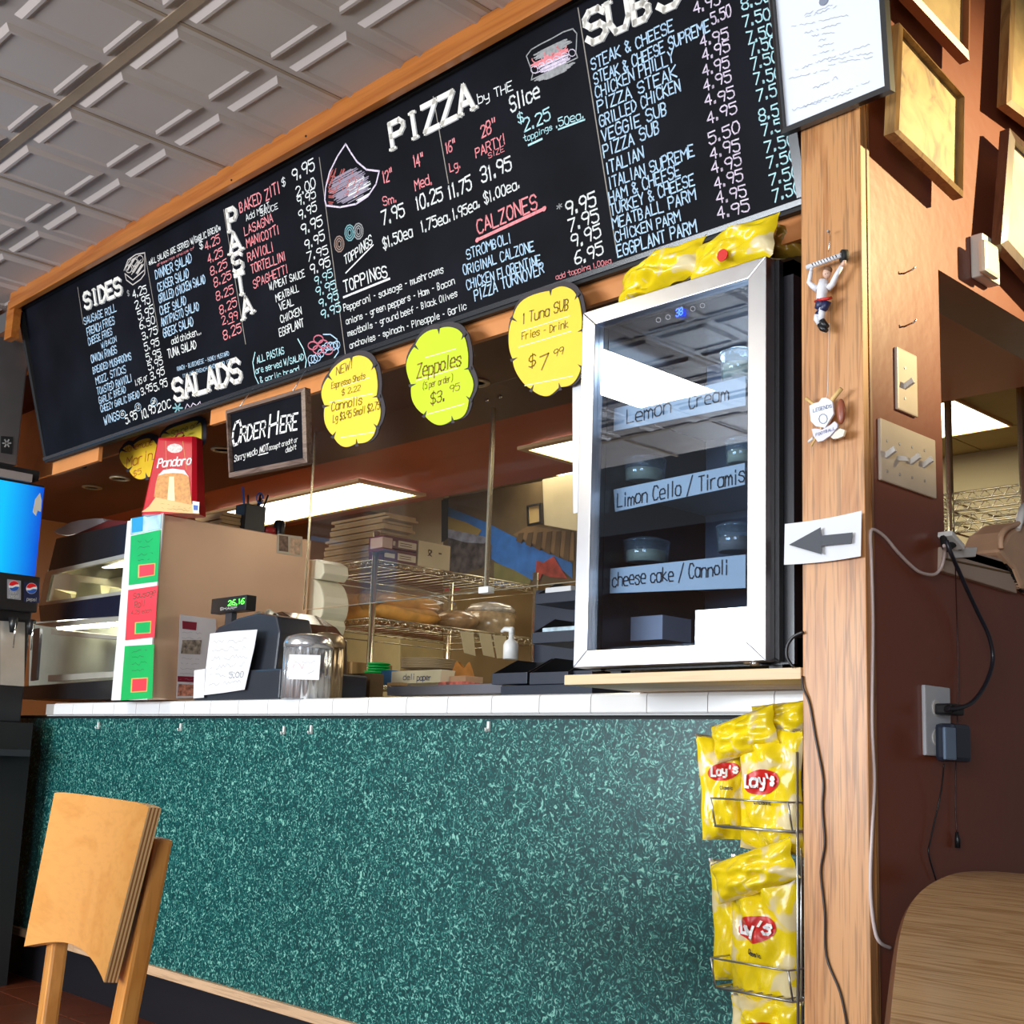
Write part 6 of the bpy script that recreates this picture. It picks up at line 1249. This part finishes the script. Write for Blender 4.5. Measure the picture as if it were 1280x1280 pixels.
# switch plates
almond = mat('almond_plate', (0.62, 0.52, 0.42), 0.3); plw = mat('switch_white', (0.74, 0.72, 0.68), 0.3)
t = thing('single_switch', 'single light switch plate above the four-switch plate', 'switch', QX(1131, 518, WX))
wbox(1118, 440, 1143, 517, WX, WX + 0.007, 'plate', almond, t, 0.003); p = QX(1131, 478, WX + 0.007)
MB().obox(p + Vector((0.008, 0, -0.004)), (0.020, 0, 0.010), (0, 0.008, 0), (-0.004, 0, 0.010)).build('toggle', plw, t, bevel=0.001)
for v in (460, 498): q = QX(1131, v, WX + 0.007); MB().lathe(q, [(0.003, 0), (0.003, 0.001)], 8, axis='X').build('screw', steel, t)
t = thing('four_gang_switch', 'wide almond plate with four light switches on the side wall', 'switch', QX(1131, 612, WX))
wbox(1097, 537, 1166, 612, WX, WX + 0.007, 'plate', almond, t, 0.003)
for k in range(4):
    u = 1108 + k * 15.6; v = 569 + k * 4; p = QX(u, v, WX + 0.007); up_s = 1 if k in (0, 2, 3) else -1
    if k == 1: up_s = -0.4
    MB().obox(p + Vector((0.008, 0, 0.004 * up_s)), (0.020, 0, 0.011 * up_s), (0, 0.008, 0), (-0.004, 0, 0.010)).build('toggle', plw, t, bevel=0.001)
    for dv in (-18, 20): q = QX(u + 1, v + dv, WX + 0.007); MB().lathe(q, [(0.003, 0), (0.003, 0.001)], 8, axis='X').build('screw', steel, t)
# outlet with plug and adapter
t = thing('wall_outlet', 'white wall outlet plate low on the dark red wall', 'outlet', QX(1168, 945, WX))
wbox(1152, 858, 1184, 945, WX, WX + 0.008, 'plate', mat('outlet_white', (0.60, 0.62, 0.66), 0.35), t, 0.003)
for v in (885, 922): q = QX(1170, v, WX + 0.008); MB().lathe(q, [(0.015, 0), (0.015, 0.002)], 16, axis='X').build('socket', plw, t)
t = thing('power_plug', 'dark plug with a thick black cord in the upper socket', 'plug', QX(1178, 893, WX + 0.02))
wbox(1168, 880, 1184, 894, WX + 0.0105, WX + 0.045, 'plug_body', black, t, 0.004)
def wp(u, v, l): return QX(u, v, WX + l)
def smooth(pts, sub=5):
    out = []; n = len(pts)
    for i in range(n - 1):
        a, b, c, d = pts[max(i - 1, 0)], pts[i], pts[i + 1], pts[min(i + 2, n - 1)]
        for k in range(sub):
            t_ = k / sub; out.append(0.5 * (2 * b + (c - a) * t_ + (2 * a - 5 * b + 4 * c - d) * t_ * t_ + (3 * b - a - 3 * c + d) * t_ ** 3))
    return out + [pts[-1]]
MB().tube(smooth([wp(1184, 886, 0.045), wp(1195, 886, 0.05), wp(1215, 878, 0.05), wp(1232, 855, 0.045), wp(1241, 825, 0.04), wp(1236, 795, 0.04), wp(1222, 765, 0.04), wp(1208, 735, 0.045), wp(1196, 708, 0.05), wp(1188, 690, 0.06), wp(1183, 676, 0.055)]), 0.0042, 8).build('cord', mat('cord_black', (0.02, 0.02, 0.028), 0.3), t)
MB().tube([wp(1184, 887, 0.042), wp(1197, 885, 0.048)], [0.008, 0.005], 8).build('strain_relief', black, t)
t = thing('power_adapter', 'dark grey charger block plugged into the lower socket with a thin wire', 'adapter', QX(1182, 955, WX + 0.02))
wbox(1168, 905, 1190, 952, WX + 0.0105, WX + 0.05, 'adapter_body', mat('adapter_navy', (0.025, 0.035, 0.06), 0.3), t, 0.008); wbox(1178, 909, 1192, 950, WX + 0.05, WX + 0.056, 'adapter_face', mat('adapter_face', (0.16, 0.24, 0.36), 0.25), t, 0.003)
MB().tube(smooth([wp(1180, 955, 0.03), wp(1177, 985, 0.02), wp(1172, 1010, 0.012), wp(1163, 1050, 0.008), wp(1161, 1068, 0.008), wp(1170, 1100, 0.006)]), 0.0014, 6).build('thin_wire', black, t)
t = thing('hanging_usb_cable', 'thin black cable with a plug end hanging straight down the dark red wall', 'cable', QX(1197, 1060, WX + 0.01))
MB().tube(smooth([wp(1194, 700, 0.05), wp(1196, 770, 0.01), wp(1198, 850, 0.006), wp(1195, 950, 0.006), wp(1194, 1000, 0.006), wp(1196, 1042, 0.008)]), 0.0012, 6).build('wire', mat('wire_brown', (0.05, 0.012, 0.012), 0.4), t); MB().tube([wp(1196, 1040, 0.008), wp(1197, 1050, 0.008), wp(1197, 1060, 0.008)], [0.003, 0.0055, 0.005], 8).build('plug_end', black, t)
# white cable up the oak pillar edge and over to the ledge
wc = smooth([wp(1113, 1185, 0.012), wp(1100, 1178, 0.012), wp(1093, 1160, 0.008), wp(1088, 1110, 0.006), wp(1090, 1040, 0.006), wp(1093, 975, 0.006), wp(1090, 900, 0.006), wp(1091, 780, 0.006), wp(1089, 700, 0.006), wp(1088, 668, 0.006), wp(1092, 662, 0.008), wp(1106, 671, 0.010), wp(1122, 690, 0.010), wp(1140, 708, 0.010), wp(1152, 716, 0.012), wp(1168, 718, 0.015), wp(1177, 708, 0.02), wp(1181, 690, 0.03), wp(1180, 682, 0.04)])
T(MB().tube(wc, 0.0032, 8).build('white_cable', mat('cable_pinkwhite', (0.62, 0.50, 0.47), 0.4)), 'pinkish white cable running up the oak pillar edge and across to the ledge', 'cable')
bc = [fpl.at(u, v, l) for u, v, l in ((1003, 845, -0.012), (1004, 860, -0.010), (1012, 880, -0.012), (1019, 920, -0.012), (1029, 975, -0.012), (1028, 1010, -0.012), (1031, 1055, -0.012), (1026, 1090, -0.012), (1031, 1140, -0.012), (1033, 1195, -0.012), (1050, 1240, -0.012), (1059, 1285, -0.012), (1062, 1330, -0.012))]
T(MB().tube(smooth(bc), 0.0022, 8).build('black_cable', mat('cable_brown', (0.03, 0.015, 0.012), 0.35)), 'thin black cable wandering down the front of the oak pillar', 'cable')
# power cord of the fridge showing beside it
T(MB().tube(smooth([Q(1004, 790, 1.945), Q(992, 796, 1.945), Q(984, 808, 1.945), Q(984, 822, 1.945), Q(992, 834, 1.945)]), 0.003, 8).build('fridge_cord', black), 'short black loop of cord between the fridge and the oak pillar', 'cord')
for k, (u, v) in enumerate(((935, 828), (944, 830))):
    T(MB().lathe(Q(u, v, 1.985) - Vector((0, 0, 0.004)), [(0.008, 0), (0.010, 0.006), (0.006, 0.012)], 10).build('hinge_cap', chrome), ('left' if k == 0 else 'right') + ' shiny hinge bit under the lower right corner of the fridge door', 'hinge')
# ledge of the opening and what lies on it
struct(MB().box(WX - 0.13, WX + 0.012, OY0, OY1, OZ0 - 0.004, OZ0 + 0.012), 'window_sill', maroon, None)
bpy.context.scene.objects['window_sill'].name = 'trim_5'
LX = WX + 0.012
lb = thing('ledge_box', 'beige flat box lying on the ledge of the wall opening with a white end flap', 'box', QX(1220, 742, WX + 0.03))
pA = [QX(1179, 714, LX), QX(1272, 742, LX), QX(1263, 700, LX), QX(1180, 683, LX)]
mb = MB(); mb.prism(pA, (-0.12, 0, 0)); o = mb.build('carton', mat('box_beige', (0.50, 0.38, 0.30), 0.6, var=0.025), lb, bevel=0.003); fix_normals(o)
mb = MB(); mb.prism([QX(1179, 697, LX + 0.002), QX(1267, 716, LX + 0.002), QX(1267, 718, LX + 0.002), QX(1179, 699, LX + 0.002)], (-0.003, 0, 0)); o = mb.build('lid_seam', mat('seam_brown', (0.14, 0.08, 0.025), 0.7), lb)
mb = MB(); mb.prism([QX(1189, 698, LX + 0.006), QX(1220, 696, LX + 0.006), QX(1222, 684, LX + 0.006), QX(1187, 685, LX + 0.006)], (-0.012, 0, 0)); o = mb.build('white_flap', white, lb, bevel=0.002); fix_normals(o)
T(MB().obox(QX(1189, 676, WX + 0.025), (0.03, 0, 0), (0, 0.05, -0.02), (0, 0.002, 0.010)).build('white_connector', white, bevel=0.002), 'small white connector lying slanted at the left end of the ledge', 'connector')
T(MB().tube(smooth([wp(1179, 672, 0.02), wp(1183, 686, 0.03), wp(1192, 680, 0.025), wp(1200, 684, 0.02)]), 0.007, 8).build('cord_bundle', dblack), 'black bundled cord at the left end of the ledge', 'cord')
hb = thing('tan_bag', 'tan leather bag with curved handle and dark stitched edge at the ledge end', 'bag', QX(1270, 735, WX + 0.02))
leather = mat('tan_leather', (0.72, 0.45, 0.28), 0.45, var=0.15, scale=10)
mb = MB(); q = [QX(u, v, LX + 0.01) for u, v in ((1249, 690), (1262, 664), (1278, 652), (1310, 650), (1320, 700), (1300, 745), (1278, 736), (1268, 712))]
mb.prism(q, (-0.09, 0, 0)); o = mb.build('bag_body', leather, hb, bevel=0.010); fix_normals(o)
MB().tube(smooth([wp(1251, 686, 0.025), wp(1251, 672, 0.025), wp(1257, 662, 0.025), wp(1269, 656, 0.025), wp(1280, 652, 0.025)]), 0.006, 8).build('bag_handle', leather, hb)
mb = MB()
for k in range(13):
    t_ = k / 12; c = QX(1251 + 24 * t_, 692 + 44 * t_, LX); mb.obox(c, (0.008, 0, 0), (0, 0.022, -0.008), (0, 0.004, 0.006))
mb.build('stitched_edge', dblack, hb)['kind'] = 'stuff'
T(MB().tube([wp(1272, 662, 0.025), wp(1276, 645, 0.025), wp(1280, 632, 0.025)], [0.006, 0.009, 0.008], 10).build('white_tube', white), 'white tube standing beside the tan bag at the right photo edge', 'tube')
# wire shelf seen through the opening
ws = thing('gold_wire_shelf', 'gold tinted wire shelving seen through the pass-through opening', 'shelving', QX(1230, 664, -1.8))
sy = 3.75
mb_z = [Q(1230, v, sy).z for v in (612, 625, 640, 652)]
for k, z in enumerate(mb_z):
    mb = MB(); x0_ = Q(1170, 640, sy).x; x1_ = -1.27
    for yy in (sy, sy + 0.42):
        for dz in (0, -0.025): mb.tube([(x0_, yy, z + dz), (x1_, yy, z + dz)], 0.004, 5)
    for j in range(16): x = x0_ + (x1_ - x0_) * j / 16; mb.tube([(x, sy, z), (x + (x1_ - x0_) / 32, sy, z - 0.025), (x + (x1_ - x0_) / 16, sy, z)], 0.002, 4)
    for x in (x0_, x1_): mb.tube([(x, sy, z), (x, sy + 0.42, z)], 0.004, 5)
    mb.build('shelf', gold, ws)
    if k == 3:
        pass
for u in (1187, 1279): c = Q(u, 600, sy); MB().lathe((c.x, sy, 0), [(0.012, 0), (0.012, 2.44)], 10).build('post', gold, ws)
# ================================================================== FOREGROUND
# chair
cy = 1.08; ca = Vector((1, -0.22, 0)).normalized(); cu_ = Vector((-0.03, 0.10, 1)).normalized()
chp = Plane(Q(30, 1183, cy), ca, cu_)
ch = thing('wooden_chair', 'light lacquered wooden chair with plywood back at the lower left', 'chair', (-2.0, 1.1, 0))
TL, TR, BR, BL = chp.at(68, 991), chp.at(186, 1009), chp.at(130, 1228), chp.at(30, 1183)
nb = -chp.n
def pan(s, t, d=0.0):
    p = (BL * (1 - s) + BR * s) * (1 - t) + (TL * (1 - s) + TR * s) * t
    p = p + cu_ * (0.030 * math.sin(math.pi * s) * (1 - t) ** 2) + cu_ * (0.004 * (1 - (2 * s - 1) ** 8) * t)
    return p + nb * (0.018 * (1 - (2 * s - 1) ** 2) + d)
mb = MB(); mb.grid(lambda i, j: pan(i, j), 20, 16, 0); mb.grid(lambda i, j: pan(1 - i, j, 0.020), 20, 16, 0)

for q_ in range(7): mb.grid(lambda i, j: pan(1, i, 0.020 * (q_ + j) / 7), 16, 1, 1 if q_ % 2 == 0 else 2, False)
mb.grid(lambda i, j: pan(0, 1 - i, 0.020 * j), 16, 1, 1, False); mb.grid(lambda i, j: pan(1 - i, 1, 0.020 * j), 20, 1, 1, False); mb.grid(lambda i, j: pan(i, 0, 0.020 * j), 20, 1, 1, False)
o = mb.build('backrest', [chairwood, mat('ply_layer_pale', (0.70, 0.44, 0.20), 0.4), mat('ply_layer_dark', (0.30, 0.13, 0.045), 0.4)], ch)
chair2 = wood('beech_frame', (0.66, 0.29, 0.07), (0.56, 0.22, 0.045), 'Z', 10, 2.5, 0.25, 0.5, 0.08)
def post(uv, wpx, name):
    P = [chp.at(u, v, -0.030) for u, v in uv]; d = (P[1] - P[0]).normalized(); k = (P[0].z) / -d.z; E_ = P[0] + d * k
    w = ca * wpx; mb = MB(); top = P[0]; mb.hexa([E_ - w * 0.5, E_ + w * 0.5, E_ + w * 0.5 + nb * 0.030, E_ - w * 0.5 + nb * 0.030], [top - w * 0.5, top + w * 0.5, top + w * 0.5 + nb * 0.030, top - w * 0.5 + nb * 0.030])
    o = mb.build(name, chair2, ch, bevel=0.006); fix_normals(o); return P[0], E_
pr_, er = post([(188, 1046), (142, 1280)], 0.052, 'leg'); plp, el = post([(78, 1060), (48, 1280)], 0.052, 'leg')
sf = [er, el]; fw = Vector((ca.y, -ca.x, 0)).normalized() * 1.0
sc_ = (er + el) / 2; seat_c = Vector((sc_.x, sc_.y, 0.405)) + fw * 0.20
MB().obox(seat_c, ca * 0.42, fw * 0.42, (0, 0, 0.022)).build('seat', chairwood, ch, bevel=0.008)
for sgn in (-1, 1):
    b0 = seat_c + ca * (0.18 * sgn) + fw * 0.18; MB().obox((b0.x, b0.y, 0.197), ca * 0.035, fw * 0.035, (0, 0, 0.394)).build('leg', chair2, ch, bevel=0.004)
    MB().obox(seat_c + ca * (0.18 * sgn) - Vector((0, 0, 0.05)), ca * 0.02, fw * 0.36, (0, 0, 0.05)).build('side_rail', chair2, ch)
# table
TZ = 0.755
out = [QZ(u, v, TZ) for u, v in ((1098, 1340), (1105, 1279), (1110, 1235), (1117, 1185), (1124, 1155), (1134, 1132), (1150, 1113), (1170, 1100), (1195, 1091), (1225, 1088.5), (1255, 1090), (1279, 1092))]
out += [Vector((0.35, 2.25, TZ)), Vector((0.62, 2.1, TZ)), Vector((0.75, 1.5, TZ)), Vector((0.62, 0.55, TZ)), Vector((0.2, 0.12, TZ)), Vector((-0.15, 0.22, TZ))]
TO = smooth(out[:12], 4) + out[12:]
tt = thing('dining_table', 'oak laminate table top with a rounded corner at the lower right', 'table', (0, 1.2, 0))
def shr(p, k): c = Vector((0, 1.3, TZ)); d = p - c; d.z = 0; return p - d.normalized() * k
mb = MB(); mb.prism([shr(p, 0.004) for p in TO], (0, 0, -0.004)); o = mb.build('table_top', tabletopm, tt); fix_normals(o)
mb = MB(); mb.prism([p - Vector((0, 0, 0.003)) for p in TO], (0, 0, -0.028)); o = mb.build('edge_band', mat('edge_brown', (0.16, 0.06, 0.025), 0.4), tt); fix_normals(o)
MB().lathe((0, 1.3, 0), [(0.28, 0), (0.28, 0.02), (0.05, 0.05), (0.045, 0.70), (0.15, 0.724)], 24).build('pedestal', black, tt)
